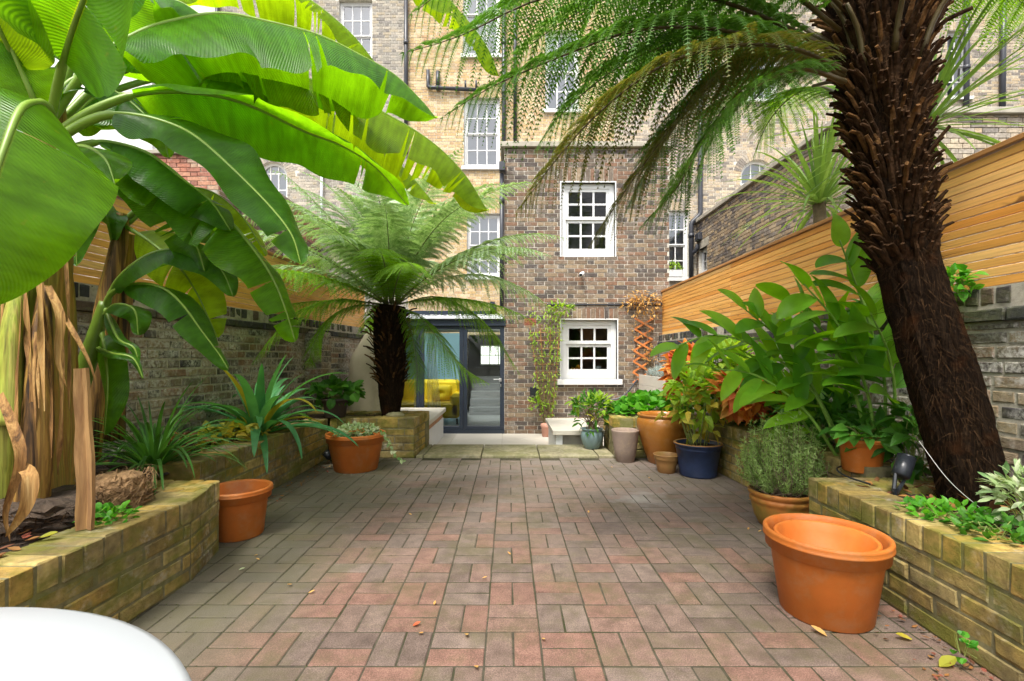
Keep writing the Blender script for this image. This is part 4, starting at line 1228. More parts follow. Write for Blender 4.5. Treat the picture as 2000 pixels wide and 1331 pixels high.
# ------------------------------------------------------------------ pots
def pot(name, label, c, prof, mat, n=44, fl=None, extra=None, inner=None):
    """lathe profile from the foot, over the rim and down inside"""
    t = thing(name, label, 'pot', tuple(c))
    V, Q, T = lathe_np(prof, n, fl)
    b = obj('pot_body', V + np.array(c), Q, mat, t, smooth=True, T=T)
    return t, b
def flower_pot(label, x, y, z, rt, rb, h, mat, rim=0.24, rim_out=0.022, th=0.014, fill=None, ridges=True, sharp=False, lean=None):
    rh = h * rim
    w = lambda zz: rb + (rt - rim_out - rb) * zz / (h - rh)
    p = [(rb * .96, 0), (rb, .006), (w(h - rh - .004), h - rh - .004), (w(h - rh) + .002, h - rh), (rt - .004, h - rh + .004), (rt - .001, h - rh * .45)]
    if ridges: p += [(rt + .006, h - rh * .42), (rt + .006, h - rh * .32), (rt + .003, h - rh * .27)]
    p += [(rt + .006, h - .012), (rt + .004, h - .003), (rt - .003, h), (rt - th + .002, h - .003), (rt - th - .002, h - .016), (w(h - rh) - th, h - rh), (w(h - rh) - th - .006, h - rh - .012)]
    fz = fill if fill is not None else .05
    p += [(w(max(0, fz)) - th, fz), (.01, fz + .002)]
    t, b = pot('plant_pot', label, (x, y, z), p, mat)
    return t
def soil_disc(t, x, y, z, r):
    V, Q, T = lathe_np([(r, 0), (r * .8, .006), (r * .5, .012), (r * .15, .010)], 24)
    V += RN.normal(0, .003, V.shape)
    obj('soil', V + np.array([x, y, z]), Q, M['soil'], t, T=T)

flower_pot('empty orange terracotta pot beside the end of the left foreground bed', -1.60, 2.82, 0, .178, .132, .285, M['terra'])
tp = flower_pot('big orange terracotta pot of trailing variegated ivy, before the smaller tree fern', -1.436, 4.47, 0, .268, .195, .345, M['terra'], fill=.29); soil_disc(tp, -1.436, 4.47, .292, .24)
bp = flower_pot('largest terracotta pot, empty with another nested inside, in the right foreground', 1.305, 1.965, 0, .222, .165, .335, M['terra'], rim=.24)
# the nested pot inside it
V, Q, T = lathe_np([(.14, .10), (.180, .27), (.187, .295), (.187, .312), (.180, .318), (.171, .312), (.166, .275), (.161, .268), (.135, .13), (.01, .13)], 44)
npot = obj('plant_pot', V + np.array([1.305, 1.965, 0]), Q, M['terra_in'], smooth=True, T=T); tag(npot, 'terracotta pot nested inside the largest pot, only its rim showing', 'pot')
op = flower_pot('terracotta pot of broad leaves standing on the right bed, beside the fern trunk', 2.0, 2.70, .405, .128, .092, .19, M['terra'], rim=.22, fill=.16)
soil_disc(op, 2.0, 2.70, .405 + .163, .10)
pp_ = flower_pot('dark plastic pot of lobed leaves on the corner of the left bed', -1.83, 5.02, .42, .145, .105, .20, M['plastic'], fill=.17); soil_disc(pp_, -1.83, 5.02, .592, .12)
# scalloped pot
def scal(z, k, n): return .03 * (1 if (k % 4) < 2 else 0) if .150 < z < .178 else 0
sp_, _ = pot('plant_pot', 'algae-green terracotta pot with a scalloped band, holding the rosemary bush', (1.70, 2.98, 0),
             [(.115, 0), (.12, .004), (.150, .06), (.166, .13), (.168, .148), (.170, .152), (.172, .165), (.170, .176), (.166, .18), (.172, .186), (.184, .20), (.186, .215), (.178, .222), (.166, .218), (.160, .19), (.01, .19)], M['terra_old'], 72, scal)
soil_disc(sp_, 1.70, 2.98, .192, .155)
tl, _ = pot('plant_pot', 'fluted teal glazed pot with a glossy shrub, on the stone step', (.935, 5.36, .024),
            [(.07, 0), (.078, .004), (.10, .05), (.120, .11), (.124, .15), (.116, .185), (.108, .20), (.116, .212), (.126, .222), (.122, .228), (.108, .222), (.10, .19), (.01, .19)],
            M['glaze_teal'], 96, lambda z, k, n: (.035 * abs(math.sin(k * math.pi / 4 / 1.0 * .5)) if .01 < z < .19 else 0))
soil_disc(tl, .935, 5.36, .215, .10)
pot('plant_pot', 'tall empty grey-brown clay pot, just right of the stone step', (1.172, 4.80, 0), [(.085, 0), (.09, .004), (.112, .13), (.132, .27), (.137, .305), (.139, .318), (.130, .322), (.120, .318), (.112, .27), (.08, .04), (.01, .04)], M['clay_grey'])
pot('plant_pot', 'large amber glazed jar among the pots on the right', (1.535, 4.76, 0), [(.13, 0), (.14, .006), (.175, .10), (.222, .24), (.250, .36), (.252, .41), (.240, .447), (.232, .455), (.244, .468), (.248, .480), (.240, .488), (.216, .482), (.208, .44), (.22, .36), (.15, .1), (.01, .1)], M['glaze_brown'], 56)
pot('plant_pot', 'smallest brown clay pot, empty, before the amber jar', (1.437, 4.35, 0), [(.072, 0), (.076, .004), (.09, .07), (.103, .118), (.107, .122), (.108, .130), (.111, .155), (.116, .163), (.108, .167), (.100, .162), (.092, .12), (.065, .03), (.01, .03)], M['clay_brown'])
nv, _ = pot('plant_pot', 'navy glazed pot with yellowing leafy stems', (1.683, 4.24, 0), [(.148, 0), (.155, .005), (.157, .018), (.155, .024), (.172, .14), (.186, .235), (.190, .238), (.188, .244), (.190, .268), (.205, .276), (.207, .286), (.198, .292), (.182, .286), (.176, .26), (.01, .255)], M['glaze_navy'], 56)
soil_disc(nv, 1.683, 4.24, .26, .17)
rimv, Q, T = lathe_np([(.198, .288), (.206, .283), (.207, .290), (.199, .2955), (.185, .290)], 56)
obj('rim', rimv + np.array([1.683, 4.24, 0]), Q, M['clay_brown'], nv, smooth=True)
pk, _ = pot('plant_pot', 'small pink clay pot at the foot of the climber trellis', (X(1066, 7.5), 7.5, -.20), [(.055, 0), (.058, .004), (.068, .14), (.078, .15), (.08, .20), (.074, .203), (.066, .198), (.06, .15), (.01, .15)], M['pink'])

# ------------------------------------------------------------------ benches, white planter, barbecue, lamp, table
b1 = thing('bench', 'pale stone topped bench on the right, behind the teal pot', 'bench', (.85, 6.2, -.2))
m = MB(); m.box(.52, 1.14, 5.64, 6.80, .125, .18, .004); m.build('seat', M['porcelain'], b1)
m = MB(); m.box(.56, .64, 5.68, 6.75, -.2, .124); m.build('end_panel', M['white'], b1)
m = MB(); m.box(.641, 1.13, 5.72, 6.7, -.2, .120); m.build('front_panel', M['stone'], b1)
b2 = thing('bench', 'pale stone topped bench on the left, behind the tree fern bed', 'bench', (-1.6, 6.6, -.2))
m = MB(); m.box(-2.28, -1.005, 5.70, 7.6, .185, .245, .004); m.build('seat', M['porcelain'], b2)
for k in range(4):
    m = MB(); m.box(-1.10, -1.035, 5.72 + k * .45, 5.72 + k * .45 + .446, -.2, .10); m.build('panel', M['white'], b2)
m = MB(); m.box(-1.12, -1.045, 5.74, 7.5, .101, .184); m.build('bearer', M['bamboo'], b2)
wp = thing('raised_planter', 'white plank planter of grey-green lavender by the right fence', 'planter', (2.28, 6.8, -.2))
for k in range(6):
    m = MB(); m.box(2.11, 2.135, 5.85, 7.74, -.2 + k * .162, -.2 + k * .162 + .158, .003); m.build('plank', M['porcelain'], wp)
m = MB(); m.box(2.136, 2.44, 5.85, 5.875, -.2, .77); m.box(2.136, 2.44, 5.876, 7.74, -.2, .72); m.build('inner_box', M['porcelain'], wp)
# barbecue under its cover
def draped(label):
    t = thing('covered_barbecue', label, 'barbecue cover', (-2.0, 6.5, -.2))
    n = 28; V = []; Q = []
    rings = [(-.2 + .45, .29, .24, 1), (.45, .27, .23, 1), (.7, .26, .225, .8), (.9, .255, .22, .7), (1.02, .25, .21, .5), (1.08, .235, .19, .4), (1.36, .10, .09, .3), (1.40, .05, .04, .2)]
    for (z, a, b, f_) in rings:
        for k in range(n):
            t_ = 2 * math.pi * k / n
            c_, s_ = math.cos(t_), math.sin(t_)
            q = 1 / max(abs(c_), abs(s_)) ** .9
            w = 1 + (.08 * f_ * math.sin(k * 2.3)) + .05 * f_ * math.sin(k * 5.1 + z * 3)
            V.append((-1.93 + a * c_ * q * w, 6.75 + b * s_ * q * w, z))
    for r_ in range(len(rings) - 1):
        for k in range(n):
            k2 = (k + 1) % n; Q.append((r_ * n + k, r_ * n + k2, (r_ + 1) * n + k2, (r_ + 1) * n + k))
    V.append((-1.93, 6.75, 1.435)); T = [(len(V) - 1, (len(rings) - 1) * n + k, (len(rings) - 1) * n + (k + 1) % n) for k in range(n)]
    o = obj('fabric_cover', V, Q, M['cover'], t, smooth=True, T=T)
    m = MB()
    for k in range(4): 
        x, y = -1.93 + (.22 if k % 2 else -.22), 6.75 + (.16 if k // 2 else -.16); m.tube([(x, y, .248), (x, y, .30)], .02, 6)
    m.build('castors', M['black'], t)
draped('beige fabric cover over a barbecue, left of the smaller fern trunk')
# garden spot lamps
def spot(label, base, head, r):
    t = thing('spot_lamp', label, 'garden lamp', tuple(base))
    base, head = np.array(base), np.array(head); d = norm(head - base)
    L = np.linalg.norm(head - base)
    m = MB(); m.tube([base + d * L * .42, base + d * L * .46, base + d * L * .97, head, head - d * .012], [r * .7, r, r, r * 1.04, r * .85], 20); m.build('lamp_head', M['black'], t, smooth=True)
    m = MB(); s = norm(np.cross(d, [0, 1, 0]))
    for k in (-1, 1): m.tube([base + d * L * .0 + s * r * .2 * k, base + d * L * .3 + s * r * .55 * k, base + d * L * .6 + s * r * .9 * k], [r * .24, r * .22, r * .16], 6)
    m.build('bracket', M['black'], t)
    m = MB(); m.tube([base + [0, 0, -.05], base + [0, 0, .02]], [.006, .014], 8); m.build('spike', M['black'], t)
    return t
spot('black tilted spot lamp on the right foreground bed, beside the fern trunk', P(1748, 962, 2.28), P(1771, 893, 2.33), .038)
spot('small dark spot lamp on the paving behind the ivy pot', (-1.72, 4.72, .01), (-1.80, 4.66, .12), .035)
# wire
pts, _, _ = resample(PP([(1795, 862, 2.0), (1850, 935, 1.95), (1905, 985, 1.93), (1945, 1012, 1.92)]), 20)
m = MB(); m.tube(pts, .0011, 5); tag(m.build('cable', M['cable']), 'thin white cable hanging past the big fern trunk', 'cable')
pts, _, _ = resample(np.array([(X(1245, 7.6), 7.6, Z(742, 7.6)), (X(1215, 7.6), 7.6, Z(775, 7.6)), (X(1170, 7.6), 7.6, Z(785, 7.6)), (X(1140, 7.6), 7.55, Z(790, 7.6))]), 16)
m = MB(); m.tube(pts, .014, 6); tag(m.build('hose', M['pipe']), 'dark hose sagging along the wall under the lower window', 'hose')
pts, _, _ = resample(np.array([(2.05, 2.85, .41), (1.86, 2.70, .42), (1.80, 2.55, .415), (1.82, 2.40, .41)]), 16)
m = MB(); m.tube(pts, .005, 6); tag(m.build('cable', M['black']), 'black lamp cable lying along the right bed', 'cable')
# security camera, socket
sc_ = thing('security_camera', 'small white security camera on the wall between the two windows', 'camera', (X(1134), HY, Z(537)))
m = MB(); m.tube([(X(1136), HY + .0, Z(534)), (X(1136), HY - .05, Z(535))], .02, 12); m.build('mount', M['white'], sc_)
m = MB(); m.tube([(X(1138), HY - .04, Z(535)), (X(1132), HY - .13, Z(540))], .034, 16); m.build('camera_body', M['white'], sc_, smooth=True)
m = MB(); m.tube([(X(1132), HY - .1305, Z(540)), (X(1131.6), HY - .136, Z(540.3))], .024, 16); m.build('lens', M['black'], sc_)
sk = thing('outdoor_socket', 'black double outdoor socket on the wall beside the trellis', 'socket', (X(1043), HY, Z(773)))
m = MB(); m.box(X(1035), X(1052), HY - .07, HY - .004, Z(773), Z(756), .008); m.build('socket_box', M['black'], sk)
for a in (1039.5, 1047.5):
    m = MB(); m.tube([(X(a), HY - .06, Z(772)), (X(a), HY - .06, Z(774.5))], .02, 10); m.build('cable_gland', M['steel'], sk)
# round white table
tb = thing('table', 'round white table top at the lower left corner', 'table', (-.66, .18, 0))
V, Q, T = lathe_np([(.42, .690), (.445, .694), (.456, .703), (.458, .710), (.455, .717), (.447, .7205), (.40, .721), (.2, .721)], 96); obj('table_top', V + np.array([-.66, .18, 0]), Q, M['table'], tb, smooth=True, T=T)
V, Q, T = lathe_np([(.2, 0), (.2, .012), (.04, .03), (.03, .1), (.03, .62), (.07, .689)], 32); obj('pedestal', V + np.array([-.66, .18, 0]), Q, M['table'], tb, smooth=True, T=T)

# ------------------------------------------------------------------ leaves
def leaf_rows(kind):
    if kind == 'round': return [(0, .10), (.2, .42), (.5, .55), (.8, .42), (1, .06)]
    if kind == 'needle': return [(0, .5), (1, .05)]
    if kind == 'lance': return [(0, .06), (.22, .38), (.5, .5), (.78, .33), (1, 0.02)]
    return [(0, .08), (.3, .5), (.65, .40), (1, .02)]
def leaves_np(p, d, nrm, L, W, kind='oval', fold=.25, curl=.25):
    """many leaves at once: base p, direction d, normal nrm; returns V, Q"""
    p, d, nrm = np.asarray(p, float), norm(d), np.asarray(nrm, float)
    s = norm(np.cross(d, nrm)); n = np.cross(s, d)
    L = np.broadcast_to(np.asarray(L, float), (len(p),))[:, None]; W = np.broadcast_to(np.asarray(W, float), (len(p),))[:, None]
    rows = leaf_rows(kind); k = len(rows); out = []
    for (x, w) in rows:
        c = p + d * L * x - n * L * curl * x * x
        if kind == 'needle': out += [c - s * W * w, c + s * W * w]
        else: out += [c - s * W * w + n * W * w * fold * 2, c, c + s * W * w + n * W * w * fold * 2]
    V = np.stack(out, 1)
    c_ = 2 if kind == 'needle' else 3
    f = [(r * c_ + a, r * c_ + a + 1, (r + 1) * c_ + a + 1, (r + 1) * c_ + a) for r in range(k - 1) for a in range(c_ - 1)]
    Q = (np.arange(len(p))[:, None, None] * (k * c_) + np.array(f)[None]).reshape(-1, 4)
    return V.reshape(-1, 3), Q

def blade_np(path, W, prof=None, fold=.25, n=14, up=(0, 0, 1), twist=0.0):
    """strap leaf along a path"""
    p, t, L = resample(path, n)
    u = np.broadcast_to(np.asarray(up, float), t.shape)
    s = norm(np.cross(t, u)); nn = np.cross(s, t)
    x = np.linspace(0, 1, n)
    if twist:
        a = twist * x; s, nn = s * np.cos(a)[:, None] + nn * np.sin(a)[:, None], nn * np.cos(a)[:, None] - s * np.sin(a)[:, None]
    w = (W * (prof(x) if prof else np.minimum(1, .55 + x * 1.2) * np.clip(1 - x, 0, 1) ** .55))[:, None]
    V = np.stack([p - s * w + nn * w * fold, p, p + s * w + nn * w * fold], 1).reshape(-1, 3)
    i = np.arange(n - 1)[:, None] * 3; a = np.arange(2)[None]
    Q = np.stack([i + a, i + a + 1, i + a + 4, i + a + 3], -1).reshape(-1, 4)
    uv = np.stack([np.repeat(x * L, 3), np.tile([-1, 0, 1], n)], 1)
    return V, Q, uv

# ------------------------------------------------------------------ banana
def banana_leaf(parent, pts, W, mat, fold=-.35, up=(0, 0, 1), s0=0.0, seed=0, tears=3, wave=.03, wl_=None, wr=None, droop=.35, tipw=.5, nl=72, name='leaf', mid=.012, asym=1.0):
    """a big blade on a midrib; s0: share of the path that is bare stalk"""
    r = random.Random(seed)
    p, t, L = resample(pts, nl)
    x = np.linspace(0, 1, nl)
    ups = np.asarray(up, float)
    if ups.ndim == 2: ups = np.stack([np.interp(x, np.linspace(0, 1, len(ups)), ups[:, k]) for k in range(3)], 1)
    else: ups = np.broadcast_to(ups, t.shape)
    S_ = norm(np.cross(t, ups)); Nn = np.cross(S_, t)
    xb = np.clip((x - s0) / (1 - s0), 0, 1)
    prof = np.clip(np.sin(math.pi * np.clip(xb, 0, 1) ** .62), 0, 1) ** .55
    prof = np.where(xb > .62, prof * (1 - .0 * xb), prof)
    blade = x >= s0
    idx = np.where(blade)[0]
    mb = MB(); nc = 9
    for side in (-1, 1):
        cuts = sorted(r.sample(range(idx[0] + 8, idx[-1] - 3), min(tears, max(0, len(idx) - 14)))) if tears else []
        bounds = [idx[0]] + cuts + [idx[-1]]
        ph = r.uniform(0, 6); ph2 = r.uniform(0, 6)
        for a, b in zip(bounds[:-1], bounds[1:]):
            rows = np.arange(a, b + 1)
            hang = r.uniform(-.04, .10) if len(bounds) > 2 else 0
            c = np.linspace(0, 1, nc)
            xr = x[rows]
            w = W * prof[rows] * (asym if side > 0 else 1.0)
            gap = np.zeros((len(rows), nc))
            f = fold + .10 * np.sin(xr * 7 + ph2)
            # lateral curve: rises at the midrib, falls away outward
            along = (c ** 1.0)[None] * w[:, None]
            ang = f[:, None] - (droop + hang) * c[None] * 1.2
            dx = np.cumsum(np.cos(ang), 1) / nc; dz = np.cumsum(np.sin(ang), 1) / nc
            dx -= dx[:, :1]; dz -= dz[:, :1]
            wav = wave * c[None] ** 2 * (np.sin(xr * L * 9 + ph)[:, None] + .5 * np.sin(xr * L * 23 + ph2)[:, None])
            # tears open a little wedge towards the margin
            tt = np.zeros((len(rows), nc))
            if a != bounds[0]: tt[0] += .012 * c
            if b != bounds[-1]: tt[-1] -= .012 * c
            V = p[rows][:, None] + side * S_[rows][:, None] * (dx * w[:, None])[..., None] + Nn[rows][:, None] * (dz * w[:, None] + wav)[..., None] + t[rows][:, None] * (tt + .10 * w[:, None] * c[None])[..., None]
            uv = np.stack([np.repeat(xr * L, nc), np.tile(c * side, len(rows))], 1)
            i = np.arange(len(rows) - 1)[:, None] * nc; k = np.arange(nc - 1)[None]
            Q = np.stack([i + k, i + k + 1, i + nc + k + 1, i + nc + k], -1).reshape(-1, 4)
            if side < 0: Q = Q[:, ::-1]
            mb.add(V.reshape(-1, 3), Q, uv=uv)
    lf = mb.build(name, mat, parent, smooth=True)
    m = MB(); rad = mid * np.clip(1.15 - x, .12, 1) ** .8
    m.tube(p - Nn * rad[:, None] * .3, rad * np.where(x < s0, 1.35, 1.0), 8)
    m.build('midrib', M['midrib'], lf, smooth=True)
    return lf

bn = thing('banana_plant', 'large banana plant in the left foreground bed, its leaves arching across the top', 'banana plant', tuple(P(60, 1005, 2.1)))
def stem(parent, pts, rads, mat, n=14, name='stem', seed=0, lump=.06):
    p, t, L = resample(pts, 26); rr = np.interp(np.linspace(0, 1, 26), np.linspace(0, 1, len(rads)), rads)
    V, Q, T = tube_np(p, rr, n)
    rs = np.random.RandomState(seed); k = rs.uniform(-1, 1, n)
    for i in range(26): V[i * n:(i + 1) * n] += (V[i * n:(i + 1) * n] - p[i]) * (lump * (k + rs.uniform(-.3, .3, n)))[:, None]
    return obj(name, V, Q, mat, parent, smooth=True, T=T)
stem(bn, PP([(40, 1040, 2.10), (45, 850, 2.12), (62, 600, 2.15), (85, 400, 2.15), (95, 200, 2.12)]), [.18, .16, .145, .11, .06], M['pseudo'], seed=1)
stem(bn, PP([(-30, 1000, 2.0), (-10, 760, 2.02), (5, 500, 2.05), (40, 300, 2.08)]), [.09, .075, .06, .04], M['pseudo_g'], seed=2)
stem(bn, PP([(18, 830, 1.93), (26, 640, 1.95), (55, 500, 2.0)]), [.045, .04, .02], M['pseudo_g'], seed=3)
# dry sheaths round the stem
for k in range(13):
    r = random.Random(900 + k)
    a = r.uniform(-30, 130); b = a + r.uniform(-16, 20); th_ = (a - 50) / 80.0
    d0 = 2.11 - .165 * math.sqrt(max(0, 1 - th_ * th_)) - r.uniform(0, .035)
    y0 = r.uniform(470, 760); y1 = y0 + r.uniform(120, 330)
    V, Q, uv = blade_np(PP([(a, y0, d0 + .03), ((a + b) / 2 + r.uniform(-6, 8), (y0 + y1) / 2, d0 - .005), (b, y1, d0 - r.uniform(-.01, .05))]), r.uniform(.005, .016), lambda x, q=r.uniform(5, 14): (.75 + .25 * np.sin(x * q)) * np.clip((1 - x) * 6, .2, 1), r.uniform(-.6, .8), 18, (th_, -1, .1), r.uniform(-.6, .6))
    obj('dry_sheath', V, Q, M['drysheath'], bn, uv=uv, smooth=True)
for k, (q, w) in enumerate(((((0, 770, 1.75), (25, 830, 1.72), (40, 900, 1.70), (10, 1000, 1.70), (20, 1060, 1.70)), .022), (((40, 910, 1.72), (60, 930, 1.70), (50, 990, 1.69), (10, 1050, 1.68)), .03),
                            (((95, 560, 1.92), (118, 620, 1.9), (112, 700, 1.9), (130, 760, 1.9)), .02), (((110, 590, 1.93), (170, 700, 1.88), (190, 760, 1.88)), .012))):
    V, Q, uv = blade_np(PP(q), w, None, .4, 18, (.4, -1, .3), twist=1.0)
    obj('dry_leaf', V, Q, M['drysheath'], bn, uv=uv, smooth=True)
UPC = (0, -.45, 1)
BL = [
    # points (px,py,depth), width, mat, fold, up, s0, tears
    ([(95, 240, 2.1), (180, 120, 2.1), (260, 68, 2.15), (330, 42, 2.2), (430, 26, 2.3), (526, 43, 2.4), (620, 68, 2.5), (700, 106, 2.6), (770, 146, 2.68), (824, 198, 2.75), (852, 232, 2.8)], .50, 'banana', -.55, (0, -.1, 1), .20, 3),
    ([(110, 240, 2.2), (230, 140, 2.4), (400, 110, 2.6), (560, 140, 2.8), (700, 195, 3.0), (830, 268, 3.15), (905, 338, 3.25), (952, 412, 3.3)], .48, 'banana_y', -.6, (0, -.1, 1), .22, 9),
    ([(110, 260, 2.05), (180, 215, 2.05), (263, 184, 2.1), (338, 177, 2.15), (425, 186, 2.2), (500, 210, 2.28), (595, 256, 2.36), (669, 285, 2.45), (737, 330, 2.5), (797, 402, 2.55)], .31, 'banana', -.15, (0, .15, 1), .20, 2),
    ([(110, 270, 1.95), (170, 235, 1.95), (225, 222, 1.95), (300, 232, 1.97), (376, 263, 2.0), (451, 327, 2.02), (526, 402, 2.05), (570, 460, 2.06), (588, 518, 2.07)], .185, 'banana_d', .15, (.25, -.55, .8), .20, 0),
    ([(110, 250, 1.9), (90, 205, 1.75), (45, 208, 1.6), (8, 290, 1.5), (-30, 420, 1.45), (-70, 600, 1.42)], .33, 'banana', -.05, (.75, -.8, .45), .22, 1),
    ([(100, 240, 2.05), (118, 150, 1.95), (140, 70, 1.85), (168, -10, 1.75), (205, -130, 1.7), (240, -260, 1.7)], .40, 'banana', -.25, (.1, .8, .5), .26, 2),
    ([(80, 240, 2.1), (30, 120, 1.95), (-10, 30, 1.85), (-40, -90, 1.8)], .30, 'banana_y', -.2, (0, .9, .4), .35, 1),
    ([(85, 250, 2.1), (70, 205, 2.0), (42, 140, 1.95), (8, 65, 1.9), (-40, -20, 1.85)], .16, 'banana', -.2, (.5, -.7, .3), .15, 0),
    ([(100, 240, 2.15), (160, 130, 2.25), (240, 88, 2.4), (340, 100, 2.5), (440, 138, 2.55), (520, 190, 2.6), (590, 250, 2.65)], .28, 'banana', -.35, (0, -.2, 1), .28, 4),
    ([(95, 250, 2.1), (120, 175, 2.1), (165, 150, 2.15), (240, 188, 2.2), (290, 230, 2.2)], .11, 'banana_d', -.2, (0, -.5, 1), .2, 1),
    ([(110, 300, 2.2), (170, 280, 2.2), (218, 278, 2.25), (290, 300, 2.3), (357, 350, 2.35), (413, 395, 2.4), (450, 450, 2.4)], .20, 'banana_d', -.3, UPC, .2, 1),
    ([(110, 310, 2.25), (180, 300, 2.3), (250, 330, 2.35), (340, 372, 2.4), (442, 428, 2.45), (486, 475, 2.48), (529, 537, 2.5), (556, 600, 2.52), (577, 668, 2.55)], .235, 'banana', -.35, (0, -.35, 1), .15, 5),
    ([(105, 300, 2.1), (160, 285, 2.05), (205, 310, 2.0), (225, 360, 1.98)], .14, 'banana', -.2, (.2, -.6, .8), .2, 0),
    ([(120, 290, 2.3), (200, 310, 2.35), (280, 345, 2.4), (345, 400, 2.42), (380, 470, 2.45), (400, 530, 2.46)], .22, 'banana_d', -.4, UPC, .2, 2),
    # behind, towards the houses
    ([(110, 260, 2.3), (190, 190, 2.5), (300, 190, 2.7), (400, 230, 2.85), (450, 300, 2.9)], .24, 'banana_d', -.4, (0, -.3, 1), .1, 4),
    ([(110, 260, 2.3), (170, 220, 2.5), (240, 215, 2.6), (310, 250, 2.65), (330, 310, 2.65)], .16, 'banana', -.4, (0, -.3, 1), .1, 2),
    ([(100, 230, 2.2), (150, 90, 2.5), (240, 10, 2.7), (340, 0, 2.8), (420, 50, 2.85)], .26, 'banana_d', -.4, (0, -.3, 1), .2, 3),
    ([(150, 120, 2.6), (330, -60, 2.9), (480, -60, 3.1), (590, -10, 3.2), (680, 60, 3.3), (735, 125, 3.35)], .36, 'banana_y', -.35, (0, -.25, 1), .25, 9),
    ([(150, 60, 2.7), (420, -180, 3.1), (640, -180, 3.4), (800, -80, 3.6), (900, 25, 3.7), (950, 90, 3.75), (975, 150, 3.8)], .34, 'banana_y', -.4, (0, -.3, 1), .35, 10),
    ([(150, 200, 2.6), (330, 150, 2.9), (520, 170, 3.2), (680, 240, 3.5), (780, 320, 3.7), (850, 400, 3.8)], .32, 'banana_y', -.45, (0, -.2, 1), .25, 10),
    # leaves behind the stem towards the left wall and overhead
    ([(90, 240, 2.15), (60, 60, 2.3), (-60, -120, 2.4), (-220, -150, 2.5)], .35, 'banana_d', -.3, (0, -.2, 1), .25, 4),
    ([(100, 230, 2.15), (200, -40, 2.2), (330, -220, 2.3), (520, -260, 2.4)], .40, 'banana', -.3, (0, -.2, 1), .25, 4),
]
for k, (pts, W, mt, fo, up, s0, te) in enumerate(BL):
    banana_leaf(bn, PP(pts), W, M[mt], fo, up, s0, 300 + k, te + (1 if k % 2 else 0), wave=.026, mid=.013)
# second, smaller clump
for k, (q, w) in enumerate(((((100, 1000, 2.2), (112, 800, 2.2), (118, 600, 2.2), (110, 430, 2.18)), (.08, .07, .055, .03)), (((-5, 1010, 1.98), (15, 820, 1.98), (38, 640, 2.0), (70, 480, 2.05)), (.07, .06, .05, .025)), (((60, 1010, 1.96), (72, 860, 1.96), (78, 700, 1.98), (88, 560, 2.03)), (.055, .05, .04, .02)))):
    stem(bn, PP(q), list(w), M['pseudo'] if k != 1 else M['pseudo_g'], seed=40 + k, lump=.12)
bs = thing('banana_plant', 'smaller banana plant by the left wall with two leaning golden stems', 'banana plant', tuple(P(150, 905, 2.75)))
stem(bs, PP([(165, 900, 2.7), (190, 740, 2.72), (208, 600, 2.75), (232, 480, 2.78), (240, 420, 2.8)]), [.075, .068, .06, .05, .035], M['pseudo'], seed=5)
stem(bs, PP([(215, 860, 2.85), (222, 720, 2.86), (238, 580, 2.88), (255, 460, 2.9)]), [.07, .062, .055, .04], M['pseudo'], seed=6)
stem(bs, PP([(112, 890, 2.45), (148, 780, 2.45), (185, 660, 2.46), (205, 590, 2.47)]), [.05, .045, .04, .025], M['petiole'], seed=7)
BS = [
    ([(205, 610, 2.47), (222, 555, 2.45), (269, 509, 2.45), (321, 488, 2.48), (377, 493, 2.5), (430, 524, 2.52), (456, 580, 2.52)], .155, 'banana_d', -.3, UPC, .12, 0),
    ([(240, 440, 2.8), (290, 470, 2.7), (349, 521, 2.65), (383, 571, 2.65), (405, 617, 2.65), (425, 660, 2.65)], .19, 'banana_y', -.2, (-.3, -.8, .5), .15, 2),
    ([(200, 610, 2.47), (216, 574, 2.45), (259, 555, 2.45), (312, 560, 2.46), (352, 590, 2.47), (393, 645, 2.48), (430, 695, 2.5), (446, 722, 2.5)], .13, 'banana_d', -.3, UPC, .2, 1),
    ([(200, 620, 2.47), (225, 595, 2.42), (262, 605, 2.4), (270, 655, 2.4)], .09, 'banana_d', -.2, UPC, .2, 0),
    ([(195, 640, 2.47), (205, 690, 2.42), (210, 760, 2.40), (204, 850, 2.40)], .12, 'banana_d', -.15, (-.3, -1, .1), .1, 0),
    ([(225, 500, 2.78), (205, 420, 2.7), (175, 380, 2.65), (150, 440, 2.6), (150, 520, 2.6)], .13, 'banana_d', -.2, UPC, .1, 1),
    ([(240, 430, 2.8), (300, 390, 2.8), (380, 400, 2.85), (440, 450, 2.9), (480, 520, 2.9)], .20, 'banana', -.35, UPC, .12, 4),
    ([(245, 440, 2.8), (320, 380, 2.9), (400, 370, 3.0), (470, 420, 3.1), (520, 500, 3.1)], .22, 'banana_y', -.4, (0, -.3, 1), .12, 5),
    ([(205, 600, 2.47), (230, 660, 2.35), (262, 680, 2.33), (272, 720, 2.33)], .035, 'banana_d', -.2, UPC, .1, 0),
    ([(190, 680, 2.47), (220, 690, 2.3), (260, 700, 2.28), (280, 740, 2.28)], .03, 'banana_d', -.2, UPC, .1, 0),
]
for k, (pts, W, mt, fo, up, s0, te) in enumerate(BS):
    banana_leaf(bs, PP(pts), W, M[mt], fo, up, s0, 400 + k, te, wave=.012, mid=.010, nl=54)

